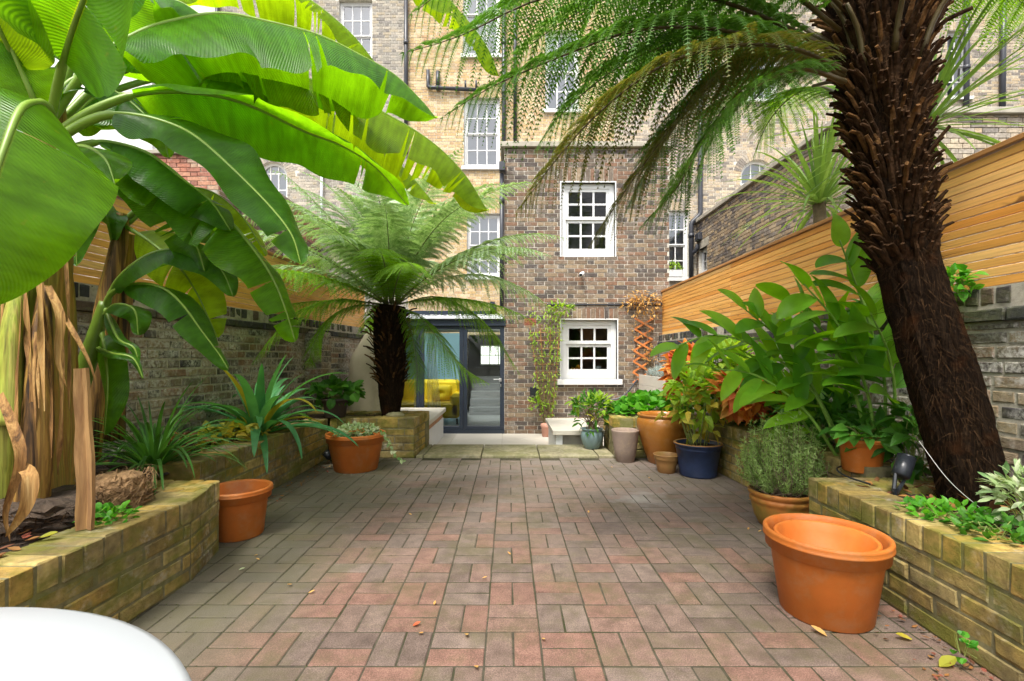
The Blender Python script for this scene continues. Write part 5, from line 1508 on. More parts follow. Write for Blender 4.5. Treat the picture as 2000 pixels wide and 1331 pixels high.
# stake, stump and roots in the left bed
V, Q, uv = blade_np(PP([(168, 1034, 1.84), (170, 940, 1.84), (165, 830, 1.85), (160, 720, 1.86)]), .027, lambda x: .9 + .10 * np.sin(x * 5) + .07 * np.sin(x * 17), .75, 20, (.25, -1, 0))
V2 = V.reshape(-1, 3, 3).copy(); back = V2.copy(); back[:, :, 1] += .016
n_ = len(V2); allv = np.concatenate([V2.reshape(-1, 3), back.reshape(-1, 3)]); o_ = n_ * 3
Q2 = list(Q) + [tuple(q[::-1] + o_) for q in Q] + [(i * 3, (i + 1) * 3, (i + 1) * 3 + o_, i * 3 + o_) for i in range(n_ - 1)] + [((i + 1) * 3 + 2, i * 3 + 2, i * 3 + 2 + o_, (i + 1) * 3 + 2 + o_) for i in range(n_ - 1)]
Q2 += [(o_ - 3, o_ - 2, 2 * o_ - 2, 2 * o_ - 3), (o_ - 2, o_ - 1, 2 * o_ - 1, 2 * o_ - 2)]
tag(obj('dry_stalk', allv, Q2, M['stalk']), 'pale dry cut stalk standing upright in the left foreground bed', 'stalk')
def lumpy(name, label, cat, c, r, h, mat, seed, n=40, rings=22, amp=.18, strands=0, smat=None):
    rs = np.random.RandomState(seed)
    t = thing(name, label, cat, tuple(c))
    ph = rs.uniform(0, 6, 14); V = []
    for i in range(rings):
        z = i / (rings - 1)
        rr = r * (1 - .25 * z ** 3) * (1.0 if z < .97 else .7) 
        for k in range(n):
            a = 2 * math.pi * k / n
            w = 1 + amp * (math.sin(3 * a + ph[0] + z * 4) * .4 + math.sin(7 * a + ph[1] - z * 9) * .3 + math.sin(13 * a + ph[2] + z * 20) * .2 + rs.normal(0, .22))
            V.append((c[0] + rr * w * math.cos(a), c[1] + rr * w * math.sin(a), c[2] + h * z + rs.normal(0, .006)))
    Q = [(i * n + k, i * n + (k + 1) % n, (i + 1) * n + (k + 1) % n, (i + 1) * n + k) for i in range(rings - 1) for k in range(n)]
    V.append((c[0], c[1], c[2] + h)); T = [(len(V) - 1, (rings - 1) * n + k, (rings - 1) * n + (k + 1) % n) for k in range(n)]
    obj('root_mass', V, Q, mat, t, T=T)
    if strands:
        m = MB()
        for k in range(strands):
            a = rs.uniform(0, 6.28); z = rs.uniform(.05, 1.0) * h; p0 = np.array([c[0] + r * .95 * math.cos(a), c[1] + r * .95 * math.sin(a), c[2] + z])
            o = np.array([math.cos(a), math.sin(a), 0]); q = np.array([-o[1], o[0], 0]) * rs.uniform(-1, 1)
            V, Q, uv = blade_np([p0, p0 + o * .02 + q * .05 + [0, 0, rs.uniform(-.01, .03)], p0 + o * .015 + q * .11 + [0, 0, rs.uniform(-.05, .03)]], rs.uniform(.0015, .004), None, .3, 5)
            m.add(V, Q)
        o = m.build('fibres', smat or mat, t); o['kind'] = 'stuff'
    return t
lumpy('plant_stump', 'round straw-coloured fibrous stump in the left foreground bed', 'stump', (-1.78, 2.16, .33), .115, .19, M['straw'], 5, strands=420)
lumpy('root_mound', 'dark matted root mound at the foot of the large banana plant', 'roots', (-1.99, 1.98, .30), .26, .17, M['root'], 6, strands=500, smat=M['fibre'])

# ------------------------------------------------------------------ tree ferns
def frond(parent, pts, W, mat, npin=42, npl=20, hang=.35, s0=.12, seed=0, rach=.008, rmat='rachis', rise=.1, up=(0, 0, 1), fwd=.45, taper=.45, q=.085, pw=.40):
    """one frond: arching rachis, two rows of pinnae, each with two rows of pinnules"""
    rs = np.random.RandomState(seed)
    p, t, L = resample(pts, 60)
    x = np.linspace(0, 1, 60)
    s = s0 + (1 - s0 - .01) * (np.arange(npin) + .5) / npin
    def at(a): return np.stack([np.interp(s, x, a[:, k]) for k in range(3)], 1)
    Pp, Tt = at(p), norm(at(t))
    u = np.broadcast_to(np.asarray(up, float), Tt.shape)
    S_ = norm(np.cross(Tt, u)); Nn = np.cross(S_, Tt)
    e = (s - s0) / (1 - s0)
    ln = W * np.clip(np.minimum(.35 + e * 2.2, 1), 0, 1) * np.clip(1 - np.maximum(0, e - taper) / (1 - taper), 0, 1) ** .8
    ln = np.maximum(ln, .015)
    mb = MB()
    Vs, Qs, n0 = [], [], 0
    g = np.array([0, 0, -1.0])
    for side in (-1, 1):
        l = ln * rs.uniform(.88, 1.08, npin)
        fw = fwd + rs.normal(0, .06, npin) + .25 * e
        d0 = norm(side * S_ + Tt * fw[:, None] + Nn * rise + rs.normal(0, .035, (npin, 3)))
        hg = hang * (1 + rs.normal(0, .18, npin))
        k = (np.arange(npl) + .7) / npl
        # points along each pinna
        c = Pp[:, None] + l[:, None, None] * (d0[:, None] * k[None, :, None] + g * (hg[:, None] * k[None] ** 2)[..., None])
        tt = norm(d0[:, None] + 2 * g * (hg[:, None] * k[None])[..., None])
        nn = Nn[:, None] * .9 + np.array([0, 0, .25])
        b = norm(np.cross(tt, np.broadcast_to(nn, tt.shape)))
        ql = (q * W / .3 * (l / W)[:, None] ** .6 * np.clip(1.05 - k, .06, 1)[None] ** .7 * np.minimum(1, .45 + k * 3)[None])
        ql = ql * rs.uniform(.85, 1.1, ql.shape)
        wd = (l[:, None] / npl * pw) * np.ones_like(ql)
        for sg in (-1, 1):
            dd = norm(sg * b + tt * .62 + rs.normal(0, .06, b.shape))
            dn = np.cross(b, tt)
            tip = c + dd * ql[..., None] + g * (ql * .15)[..., None]
            md = c + dd * (ql * .42)[..., None]
            V = np.stack([c - tt * wd[..., None] * .8, c + tt * wd[..., None] * .8, md + dd * (ql * .3)[..., None] + tt * wd[..., None] * .75, tip - tt * wd[..., None] * .05], 2).reshape(-1, 3)
            Vs.append(V); Qs.append(np.arange(len(V)).reshape(-1, 4) + n0); n0 += len(V)
        # pinna midrib as a thin strip
        kk = np.linspace(0, 1, 7)
        c2 = Pp[:, None] + l[:, None, None] * (d0[:, None] * kk[None, :, None] + g * (hg[:, None] * kk[None] ** 2)[..., None])
        t2 = norm(d0[:, None] + 2 * g * (hg[:, None] * kk[None])[..., None]); b2 = norm(np.cross(t2, np.broadcast_to(nn, t2.shape)))
        wv = (.0024 * (1.15 - kk))[None, :, None]
        V = np.stack([c2 - b2 * wv, c2 + b2 * wv], 2).reshape(npin, 14, 3)
        qd = np.array([(2 * i, 2 * i + 1, 2 * i + 3, 2 * i + 2) for i in range(6)])
        Vs.append(V.reshape(-1, 3)); Qs.append((np.arange(npin)[:, None, None] * 14 + qd[None]).reshape(-1, 4) + n0); n0 += npin * 14
    f = obj('frond', np.concatenate(Vs), np.concatenate(Qs), mat, parent)
    m = MB(); m.tube(p[::3], np.clip(rach * (1.1 - x[::3]), .0012, 1), 6); m.build('rachis', M[rmat], f, smooth=True)
    return f

def arc(base, az, el, L, sag, n=7):
    """an arching path: leaves at elevation el, bends under its weight"""
    h = np.array([math.sin(az), math.cos(az), 0]); pts = [np.array(base, float)]
    e = el
    for i in range(n):
        pts.append(pts[-1] + (h * math.cos(e) + np.array([0, 0, math.sin(e)])) * L / n)
        e -= sag / n * (.5 + 1.0 * i / n)
    return np.array(pts)

def stub_mesh(seed, L=.105, r=.0075):
    rr = random.Random(seed)
    b = rr.uniform(.10, .35)
    path = [(0, 0, -.02), (0, .012 * 1, L * .35), (0, b * L * .6, L * .7), (rr.uniform(-.01, .01), b * L * 1.25, L * rr.uniform(.9, 1.1))]
    V, Q, T = tube_np(np.array(path), [r * 1.25, r * 1.15, r, r * .8], 6)
    V[:, 0] *= 1.25
    return mesh_np('frond_stub', V, Q, T=T)
STUB = [stub_mesh(i) for i in range(7)]
STUBD = [stub_mesh(20 + i) for i in range(5)]
for s in STUB: s.materials.append(M['stub'])
for s in STUBD: s.materials.append(M['stub_d'])

def fern_trunk(parent, path, rads, mat, seed, nseg=60, nr=34, amp=.07, fibres=1500, fib_len=.07, name='trunk'):
    p, t, L = resample(path, nseg)
    rr = np.interp(np.linspace(0, 1, nseg), np.linspace(0, 1, len(rads)), rads)
    V, Q, T = tube_np(p, rr, nr)
    rs = np.random.RandomState(seed)
    k = rs.normal(0, 1, nr)
    for i in range(nseg):
        sl = slice(i * nr, (i + 1) * nr)
        k = .8 * k + .35 * rs.normal(0, 1, nr)
        V[sl] += (V[sl] - p[i]) * (amp * k)[:, None]
    o = obj(name, V, Q, mat, parent, T=T)
    S_ = norm(np.cross(t, [0.3, 1, 0.1])); B = np.cross(S_, t)
    if fibres:
        i = rs.randint(0, nseg - 1, fibres); a = rs.uniform(0, 6.28, fibres)
        out = np.cos(a)[:, None] * S_[i] + np.sin(a)[:, None] * B[i]
        base = p[i] + out * (rr[i] * rs.uniform(.93, 1.05, fibres))[:, None]
        d = norm(-t[i] * rs.uniform(.3, 1.2, fibres)[:, None] + out * rs.uniform(.05, .5, fibres)[:, None] + rs.normal(0, .35, (fibres, 3)))
        Vv, Qq = leaves_np(base, d, out, fib_len * rs.uniform(.4, 1.3, fibres), rs.uniform(.0012, .003, fibres), 'needle', 0, .3)
        f = obj('trunk_fibres', Vv, Qq, M['fibre'], parent); f['kind'] = 'stuff'
    return p, t, rr, S_, B

def stubs(parent, p, t, rr, S_, B, lo_, hi, n, seed, scale=1.0, meshes=None, out0=.25, out1=.9):
    r = random.Random(seed); base = wl(parent); m_ = len(p)
    ga = 2.399963
    for k in range(n):
        x = lo_ + (hi - lo_) * (k + r.random()) / n
        i = min(m_ - 1, int(x * (m_ - 1)))
        a = k * ga + r.uniform(-.25, .25)
        o = math.cos(a) * S_[i] + math.sin(a) * B[i]
        c = p[i] + o * rr[i] * .96
        z = norm(t[i] + o * (out0 + (out1 - out0) * r.random()))
        y = norm(o - z * np.dot(o, z)); xx = np.cross(y, z)
        ob = bpy.data.objects.new('frond_stub', r.choice(meshes)); COL.objects.link(ob); ob.parent = parent
        s = scale * r.uniform(.7, 1.35)
        ob.matrix_local = Matrix.Translation(Vector(c - base)) @ Matrix(((xx[0], y[0], z[0], 0), (xx[1], y[1], z[1], 0), (xx[2], y[2], z[2], 0), (0, 0, 0, 1))) @ Matrix.Diagonal((s * r.uniform(.8, 1.4), s * r.uniform(.8, 1.3), s * r.uniform(.7, 1.4), 1))

# smaller fern in the square bed
FB = P(763, 812, 5.28)
fm = thing('tree_fern', 'smaller tree fern with fronds tinted silvery for sky sheen in the square bed on the left', 'tree fern', tuple(FB))
FT = P(764, 598, 5.28)
p, t, rr, s_, b_ = fern_trunk(fm, [FB, P(764, 740, 5.28), P(762, 680, 5.28), P(762, 630, 5.28), FT], [.100, .130, .152, .170, .178, .155], M['trunk'], 3, 46, 28, .06, 1200, .06)
stubs(fm, p, t, rr, s_, b_, .30, .98, 190, 4, .85, STUBD + STUB[:2], .4, 1.3)
FM = []
crown = FT + np.array([0, 0, .02])
k = 0
for ring, (n, el, L, sag, W) in enumerate(((8, 80, 2.1, 1.35, .33), (9, 62, 2.15, 1.5, .36), (9, 38, 2.25, 1.35, .37), (6, 12, 1.9, .95, .32))):
    for j in range(n):
        rs = random.Random(500 + k)
        az = 2 * math.pi * (j + .5 * ring) / n + rs.uniform(-.2, .2)
        if 2.5 < az % (2 * math.pi) < 3.8 and ring < 3: L2 = L * .72          # towards the viewer
        else: L2 = L
        mt = 'fern_mid' if ring < 2 or (ring == 2 and j % 3) else 'fern_low'
        base = crown + np.array([math.sin(az), math.cos(az), 0]) * .07
        pts = arc(base, az, R(el + rs.uniform(-8, 8)), L2 * rs.uniform(.85, 1.05), sag * rs.uniform(.85, 1.15))
        frond(fm, pts, W * rs.uniform(.9, 1.08), M[mt], 42, 20, .28 + .12 * ring, .06, 600 + k, .008, 'rachis_green', q=.050, pw=.50, taper=.55)
        k += 1
# fronds that hang low across the doors and the wall
for j, (pts, W, mt) in enumerate((
    ([(775, 600, 5.2), (815, 615, 5.1), (850, 655, 5.0), (900, 715, 4.95), (958, 752, 4.9)], .36, 'fern_low'),
    ([(780, 595, 5.3), (850, 580, 5.4), (920, 610, 5.5), (975, 670, 5.6), (1018, 735, 5.6)], .36, 'fern_low'),
    ([(780, 592, 5.3), (860, 545, 5.5), (950, 540, 5.7), (1030, 570, 5.8), (1085, 612, 5.9)], .38, 'fern_mid'),
    ([(750, 598, 5.2), (690, 598, 5.0), (640, 625, 4.9), (610, 680, 4.8), (605, 720, 4.8)], .33, 'fern_low'),
    ([(745, 596, 5.2), (660, 585, 5.0), (580, 610, 4.8), (530, 660, 4.7), (490, 715, 4.6)], .34, 'fern_low'),
    ([(745, 592, 5.3), (660, 540, 5.2), (560, 520, 5.1), (470, 545, 5.0), (415, 580, 5.0)], .35, 'fern_mid'),
    ([(755, 590, 5.3), (690, 480, 5.3), (620, 400, 5.3), (560, 345, 5.3), (520, 330, 5.2)], .30, 'fern_mid'),
    ([(750, 592, 5.3), (660, 480, 5.2), (560, 430, 5.1), (480, 420, 5.0), (430, 450, 4.9)], .30, 'fern_mid'),
    ([(775, 598, 5.25), (800, 640, 5.1), (812, 700, 5.05), (815, 760, 5.0), (808, 790, 5.0)], .16, 'fern_low'))):
    frond(fm, PP(pts), W, M[mt], 44, 20, .55, .06, 700 + j, .008, 'rachis_green', q=.046, pw=.56, taper=.55)

# big leaning fern at the right
GB = P(1905, 1010, 2.24)
fg = thing('tree_fern', 'big leaning tree fern with a thick dark trunk at the right', 'tree fern', tuple(GB))
tp_ = [P(1915, 1030, 2.24), P(1897, 950, 2.24), P(1858, 800, 2.24), P(1812, 650, 2.24), P(1772, 520, 2.24), P(1748, 400, 2.24), P(1730, 260, 2.24), P(1722, 110, 2.24), P(1720, -20, 2.24), P(1722, -100, 2.24)]
p, t, rr, s_, b_ = fern_trunk(fg, tp_, [.134, .130, .132, .131, .122, .114, .113, .124, .150, .19, .21], M['trunk'], 8, 90, 44, .055, 9000, .075)
stubs(fg, p, t, rr, s_, b_, .52, .97, 285, 9, .9, STUB + STUBD, .15, .75)
rs = random.Random(91); mb_ = MB()
for k in range(900):
    x = .47 + .50 * rs.random() ** .9; i = min(len(p) - 1, int(x * (len(p) - 1))); a = rs.uniform(0, 6.283)
    o = math.cos(a) * s_[i] + math.sin(a) * b_[i]; z = norm(t[i] + o * rs.uniform(.05, .6)); y = norm(o - z * np.dot(o, z)); xx = np.cross(y, z)
    src = rs.choice(STUB + STUBD); V = np.empty(len(src.vertices) * 3); src.vertices.foreach_get('co', V); V = V.reshape(-1, 3) * np.array([rs.uniform(.7, 1.2), rs.uniform(.7, 1.2), rs.uniform(.6, 1.3)])
    q4 = [tuple(f.vertices) for f in src.polygons if len(f.vertices) == 4]; q3 = [tuple(f.vertices) for f in src.polygons if len(f.vertices) == 3]
    mb_.add(p[i] + o * rr[i] * .94 + V[:, :1] * xx + V[:, 1:2] * y + V[:, 2:3] * z, q4, q3)
o = mb_.build('old_stubs', M['stub_d'], fg); o['kind'] = 'stuff'
GF = [  # points, width, mat, hang
    ([(1640, 110, 2.2), (1540, 55, 2.15), (1400, 0, 2.1), (1230, -30, 2.05), (1050, 0, 2.0), (900, 70, 2.0), (770, 110, 2.0)], .34, 'fern_big', .85),
    ([(1640, 130, 2.2), (1520, 85, 2.1), (1380, 55, 2.0), (1240, 60, 2.0), (1110, 105, 2.0), (960, 170, 2.0), (850, 240, 2.0)], .33, 'fern_big', .85),
    ([(1650, 140, 2.15), (1550, 95, 1.95), (1420, 90, 1.9), (1290, 130, 1.9), (1170, 220, 1.95), (1080, 320, 2.0), (1000, 430, 2.05)], .31, 'fern_brown', .75),
    ([(1650, 150, 2.2), (1560, 110, 2.2), (1460, 115, 2.2), (1380, 165, 2.2), (1310, 250, 2.2), (1230, 360, 2.25), (1145, 490, 2.3)], .30, 'fern_brown', .6),
    ([(1650, 160, 2.1), (1570, 135, 2.0), (1490, 160, 1.95), (1420, 215, 1.95), (1365, 290, 1.95), (1320, 370, 2.0), (1245, 450, 2.05)], .29, 'fern_big', .55),
    ([(1630, 90, 2.3), (1500, 20, 2.5), (1330, -30, 2.7), (1180, 0, 2.9), (1060, 70, 3.0), (970, 150, 3.1)], .34, 'fern_big', .6),
    ([(1640, 110, 2.35), (1530, 60, 2.6), (1400, 60, 2.9), (1290, 110, 3.1), (1200, 190, 3.2), (1130, 290, 3.2)], .33, 'fern_big', .6),
    ([(1640, 150, 2.4), (1560, 130, 2.7), (1470, 160, 3.0), (1400, 230, 3.2), (1370, 320, 3.25), (1350, 390, 3.25)], .31, 'fern_big', .5),
    ([(1660, 200, 2.45), (1600, 170, 2.8), (1545, 190, 3.1), (1500, 240, 3.25), (1470, 310, 3.3)], .28, 'fern_low', .5),
    ([(1640, 60, 2.2), (1480, -60, 2.1), (1280, -120, 2.1), (1080, -110, 2.1), (900, -40, 2.1), (790, 40, 2.1)], .36, 'fern_big', .9),
    ([(1660, 30, 2.2), (1560, -60, 2.0), (1420, -90, 1.9), (1290, -60, 1.85), (1180, 10, 1.85)], .34, 'fern_big', .8),
    ([(1790, 20, 2.3), (1880, -60, 2.4), (1960, -60, 2.5), (2030, 0, 2.6), (2090, 90, 2.6)], .30, 'fern_low', .5),
    ([(1780, 20, 2.5), (1850, -80, 2.9), (1920, -60, 3.2), (1990, 0, 3.3), (2050, 80, 3.3)], .30, 'fern_low', .5),
    ([(1760, 10, 2.5), (1740, -150, 2.9), (1700, -160, 3.4), (1640, -60, 3.8), (1600, 40, 3.9)], .32, 'fern_big', .5),
    ([(1640, 130, 2.25), (1500, 75, 2.3), (1350, 75, 2.4), (1210, 130, 2.5), (1100, 220, 2.6), (1040, 300, 2.6)], .33, 'fern_big', .7),
    ([(1650, 150, 2.2), (1530, 100, 2.25), (1430, 130, 2.3), (1340, 220, 2.4), (1270, 320, 2.5), (1220, 420, 2.5)], .31, 'fern_big', .6),
    ([(1720, -80, 2.2), (1600, -330, 2.1), (1400, -450, 2.0), (1150, -420, 1.95), (950, -300, 1.95)], .36, 'fern_big', .6),
    ([(1720, -80, 2.3), (1650, -330, 2.7), (1550, -450, 3.2), (1420, -380, 3.6), (1330, -230, 3.8)], .36, 'fern_big', .6),
    ([(1720, -80, 2.2), (1800, -330, 2.2), (1950, -420, 2.2), (2150, -350, 2.2)], .36, 'fern_big', .6),
    ([(1700, -60, 2.0), (1680, -260, 1.5), (1640, -300, 1.1), (1600, -200, .8)], .32, 'fern_big', .6),
]
for j, (pts, W, mt, hg) in enumerate(GF):
    pts_ = PP(pts)
    frond(fg, pts_, W * 1.05, M[mt], 46, 24, hg, .10, 800 + j, .011, 'rachis', q=.050, fwd=.35, pw=.46, taper=.6)
# older stalks round the head of the trunk
rs = random.Random(77)
for k in range(60):
    a = rs.uniform(0, 6.28); o = np.array([math.cos(a), math.sin(a), 0])
    b0 = P(1722, rs.uniform(-20, 160), 2.24) + o * .15
    e = b0 + o * rs.uniform(.10, .22) + np.array([0, 0, rs.uniform(.12, .30)])
    m = MB(); pp, _, _ = resample([b0, (b0 + e) / 2 - o * .02 + [0, 0, .03], e], 6); m.tube(pp, [.014, .012, .011, .010, .009, .008], 6); m.build('old_stalk', rs.choice((M['stub'], M['stub_d'], M['rachis'])), fg, smooth=True)

# ------------------------------------------------------------------ ginger lilies and other border plants
def cane_plant(label, canes, mat, Lr, Wr, seed, stem_r=.011, group=None, start=.30, per=.062, name='ginger_lily', cat='ginger lily', droop=.5, side=.85):
    t = thing(name, label, cat, tuple(PP(canes[0])[0]), group)
    r = random.Random(seed)
    for ci, c in enumerate(canes):
        p, tt, L = resample(PP(c), 30)
        m = MB(); m.tube(p, np.linspace(stem_r, stem_r * .4, 30), 7); m.build('cane', M['gstem'], t, smooth=True)
        n = max(4, int(L * (1 - start) / per))
        for k in range(n):
            x = start + (1 - start) * (k + .5) / n
            i = min(29, int(x * 29))
            T_ = tt[i]
            sd = norm(np.cross(T_, [0.1, -1, .25])) * (1 if k % 2 else -1)
            d = norm(T_ * r.uniform(.45, .8) + sd * side * r.uniform(.75, 1.2) + np.array([r.uniform(-.75, .05), r.uniform(-.55, .35), r.uniform(-.25, .25)]))
            if k == n - 1: d = norm(T_ + np.array([r.uniform(-.2, .2), r.uniform(-.3, .1), .1]))
            ll = r.uniform(*Lr) * (.75 + .35 * math.sin(math.pi * min(1, x + .05)))
            pts = [p[i]]; dd = d.copy()
            for q in range(5):
                pts.append(pts[-1] + dd * ll / 5); dd = norm(dd + np.array([0, 0, -droop * (.06 + .10 * q) * r.uniform(.7, 1.3)]))
            up = norm(np.array([r.uniform(-.5, .5), r.uniform(-.9, .1), 1.0]))
            V, Q, uv = blade_np(pts, r.uniform(*Wr) / 2, lambda x: np.clip(np.sin(math.pi * np.clip(x, 0, 1) ** .8), 0, 1) ** .7, r.uniform(.15, .45), 13, up, r.uniform(-.5, .5))
            obj('leaf', V, Q, mat, t, uv=uv, smooth=True)
    return t
cane_plant('tall ginger lily with broad upright leaves, left of the big fern trunk', [
    [(1712, 880, 2.72), (1692, 760, 2.70), (1640, 640, 2.66), (1570, 555, 2.6)],
    [(1725, 880, 2.75), (1728, 750, 2.75), (1700, 640, 2.75), (1668, 545, 2.75), (1640, 470, 2.72)],
    [(1700, 880, 2.80), (1660, 740, 2.8), (1610, 650, 2.8), (1530, 585, 2.75)],
    [(1735, 870, 2.65), (1748, 780, 2.62), (1735, 690, 2.6), (1700, 610, 2.58)]], M['ginger'], (.27, .36), (.10, .14), 11)
cane_plant('ginger lily leaning far left over the long right bed', [
    [(1650, 900, 2.95), (1590, 770, 2.95), (1500, 690, 2.95), (1400, 655, 2.95), (1310, 680, 2.95)],
    [(1640, 900, 2.9), (1570, 800, 2.9), (1480, 735, 2.85), (1390, 720, 2.8)],
    [(1660, 900, 3.0), (1600, 780, 3.0), (1540, 680, 3.0), (1450, 600, 3.0)],
    [(1620, 900, 3.1), (1550, 800, 3.1), (1490, 740, 3.1)]], M['ginger'], (.25, .34), (.08, .12), 12)
cane_plant('low leafy ginger lily behind the rosemary bush', [
    [(1610, 900, 3.2), (1570, 800, 3.2), (1500, 720, 3.2), (1440, 690, 3.2)],
    [(1590, 900, 3.3), (1600, 800, 3.3), (1580, 700, 3.3), (1530, 640, 3.3)],
    [(1650, 900, 3.2), (1660, 800, 3.2), (1640, 720, 3.2), (1600, 660, 3.2)]], M['ginger'], (.24, .32), (.08, .115), 13)
def rosette(label, base, n, Lr, Wr, mat, seed, el=(15, 85), sag=(.6, 2.0), fold=.35, name='strap_plant', cat='plant', az=None, ymat=None, upb=0, loc=None):
    t = thing(name, label, cat, tuple(base)); r = random.Random(seed)
    for k in range(n):
        a = k * 2.39996 + r.uniform(-.3, .3)
        if az and not (az[0] <= a % 6.283 <= az[1]): a = r.uniform(*az)
        e = R(el[0] + (el[1] - el[0]) * ((k + r.random()) / n))
        L = r.uniform(*Lr) * (1 - .2 * (e > R(75)))
        h = np.array([math.sin(a), math.cos(a), 0])
        b = np.array(base) + h * .025
        pts = arc(b, a, e, L, r.uniform(*sag) * (.5 if e > R(70) else 1), 8)
        V, Q, uv = blade_np(pts, r.uniform(*Wr) / 2, None, fold, 18, (0, 0, 1) if e < R(80) else (h[0], h[1], .4), r.uniform(-.3, .3))
        obj('leaf', V, Q, ymat if (ymat and k % 11 == 5) else mat, t, uv=uv, smooth=True)
    return t
rosette('blue-green strap-leaved plant spilling over the long left bed', P(505, 880, 4.0) * [1, 1, 0] + [0, 0, .39], 46, (.60, .95), (.085, .115), M['strap'], 21, (10, 86), (1.1, 2.3), ymat=M['strap_y'])
rosette('dark green grassy clump behind the stump in the left bed', P(300, 880, 2.85) * [1, 1, 0] + [0, 0, .37], 95, (.40, .72), (.022, .036), M['strap_d'], 22, (25, 80), (1.3, 2.6))
rosette('pale green cordyline with spiky leaves behind the right fence', P(1600, 400, 4.1), 90, (.65, 1.0), (.030, .042), M['cordy'], 23, (-10, 88), (.5, 1.3), .2)
rosette('pale green spiky cordyline behind the big fern trunk', P(1800, 250, 3.1), 80, (.65, 1.0), (.026, .038), M['cordy'], 24, (-30, 85), (.3, .9), .2)
for th, (c, lab) in enumerate(((P(1600, 400, 4.1), 0), (P(1800, 250, 3.1), 1))):
    par = [o for o in bpy.data.objects if o.name.startswith('strap_plant') and o.parent is None and np.allclose(WL[o.name], c)][0]
    m = MB(); m.tube([c + [0, 0, .03], [c[0] + .05, c[1], 1.0], [c[0] + .08, c[1], -.3]], [.05, .055, .07], 10); m.build('trunk', M['twig'], par, smooth=True)

def foliage(label, cat, name, base, gen, n, L, W, mat, kind='oval', seed=0, stems=0, stem_r=.004, smat='twig', curl=.3, fold=.2, updir=.5, jitter=.9, group=None, part='foliage', outward=.8):
    """a bushy plant: gen(rs, n) gives leaf points and outward directions; stems run from the base to some of them"""
    t = thing(name, label, cat, tuple(base), group); rs = np.random.RandomState(seed)
    p, o = gen(rs, n)
    d = norm(o * outward + rs.normal(0, jitter * .5, p.shape) + np.array([0, 0, updir * .3]))
    nn = norm(np.array([0, -.25, 1.0]) + rs.normal(0, .35, p.shape))
    V, Q = leaves_np(p, d, nn, rs.uniform(.65, 1.15, len(p)) * L, rs.uniform(.7, 1.15, len(p)) * W, kind, fold, curl)
    f = obj(part, V, Q, mat, t); f['kind'] = 'stuff'
    if stems:
        m = MB(); b = np.array(base, float)
        for i in rs.choice(len(p), min(stems, len(p)), replace=False):
            st = b + rs.normal(0, .02, 3) * [1, 1, 0]
            mid = (st * .5 + p[i] * .5) + np.array([0, 0, .03]) + rs.normal(0, .012, 3)
            q, _, _ = resample([st, mid, p[i]], 6); m.tube(q, np.linspace(stem_r, stem_r * .4, 6), 5, False)
        o_ = m.build('stems', M[smat], t); o_['kind'] = 'stuff'
    return t
def blob(c, r, shell=.5):
    c, r = np.array(c, float), np.array(r, float)
    def g(rs, n):
        u = norm(rs.normal(0, 1, (n, 3))); k = (shell + (1 - shell) * rs.uniform(0, 1, n) ** .5)[:, None]
        u[:, 2] = np.abs(u[:, 2]) * np.where(rs.uniform(0, 1, n) < .25, -1, 1)
        return c + u * r * k, u
    return g
def more(t, gen, n, L, W, mat, kind='oval', seed=0, part='foliage', updir=.4, curl=.3, fold=.2, jitter=.9, outward=.8):
    rs = np.random.RandomState(seed); p, o = gen(rs, n)
    d = norm(o * outward + rs.normal(0, jitter * .5, p.shape) + np.array([0, 0, updir * .3])); nn = norm(np.array([0, -.25, 1.0]) + rs.normal(0, .35, p.shape))
    V, Q = leaves_np(p, d, nn, rs.uniform(.65, 1.15, len(p)) * L, rs.uniform(.7, 1.15, len(p)) * W, kind, fold, curl)
    f = obj(part, V, Q, mat, t); f['kind'] = 'stuff'; return f

foliage('bright green patch of round leaves on the square right bed', 'plant', 'nasturtium', (1.62, 5.4, .40), blob((1.60, 5.38, .42), (.44, .30, .19), .6), 520, .085, .085, M['bright'], 'round', 31, 60, .003, 'cane', .15, .1, .6)
t = foliage('glossy shrub with lime tips in the fluted teal pot', 'shrub', 'shrub', (.935, 5.36, .24), blob((.935, 5.36, .42), (.21, .18, .20), .55), 170, .10, .032, M['green'], 'lance', 32, 46, .0045, 'twig', .2, .25, .8)
more(t, blob((1.02, 5.33, .50), (.12, .12, .11), .4), 46, .12, .045, M['lime'], 'lance', 33); more(t, blob((.76, 5.34, .55), (.05, .04, .05), .3), 9, .11, .05, M['lime'], 'lance', 34); more(t, blob((1.0, 5.3, .36), (.1, .1, .06), .3), 9, .10, .04, M['yellowleaf'], 'lance', 35)
# yellowing plant in the navy pot: upright bare stems, leaves above
nvp = thing('potted_shrub', 'thin-stemmed plant with yellow and lime leaves in the navy pot', 'plant', (1.683, 4.24, .26))
rs = np.random.RandomState(36)
for k in range(11):
    a = rs.uniform(0, 6.28); b0 = np.array([1.683 + .07 * math.cos(a), 4.24 + .07 * math.sin(a), .255]); e = b0 + np.array([.17 * math.cos(a) + rs.normal(0, .05), .12 * math.sin(a), rs.uniform(.38, .62)])
    q, _, _ = resample([b0, b0 * .5 + e * .5 + [0, 0, .06], e], 8); m = MB(); m.tube(q, np.linspace(.006, .003, 8), 6); m.build('stem', M['cane'], nvp, smooth=True)
more(nvp, blob((1.66, 4.20, .70), (.28, .20, .24), .3), 120, .125, .075, M['lime'], 'oval', 37, 'foliage', 0); more(nvp, blob((1.60, 4.14, .56), (.30, .18, .20), .3), 46, .12, .07, M['yellowleaf'], 'oval', 38, 'yellow_foliage', -.5)
more(nvp, blob((1.72, 4.2, .40), (.16, .12, .1), .3), 10, .12, .06, M['yellowleaf'], 'oval', 39, 'hanging_foliage', -1.5)
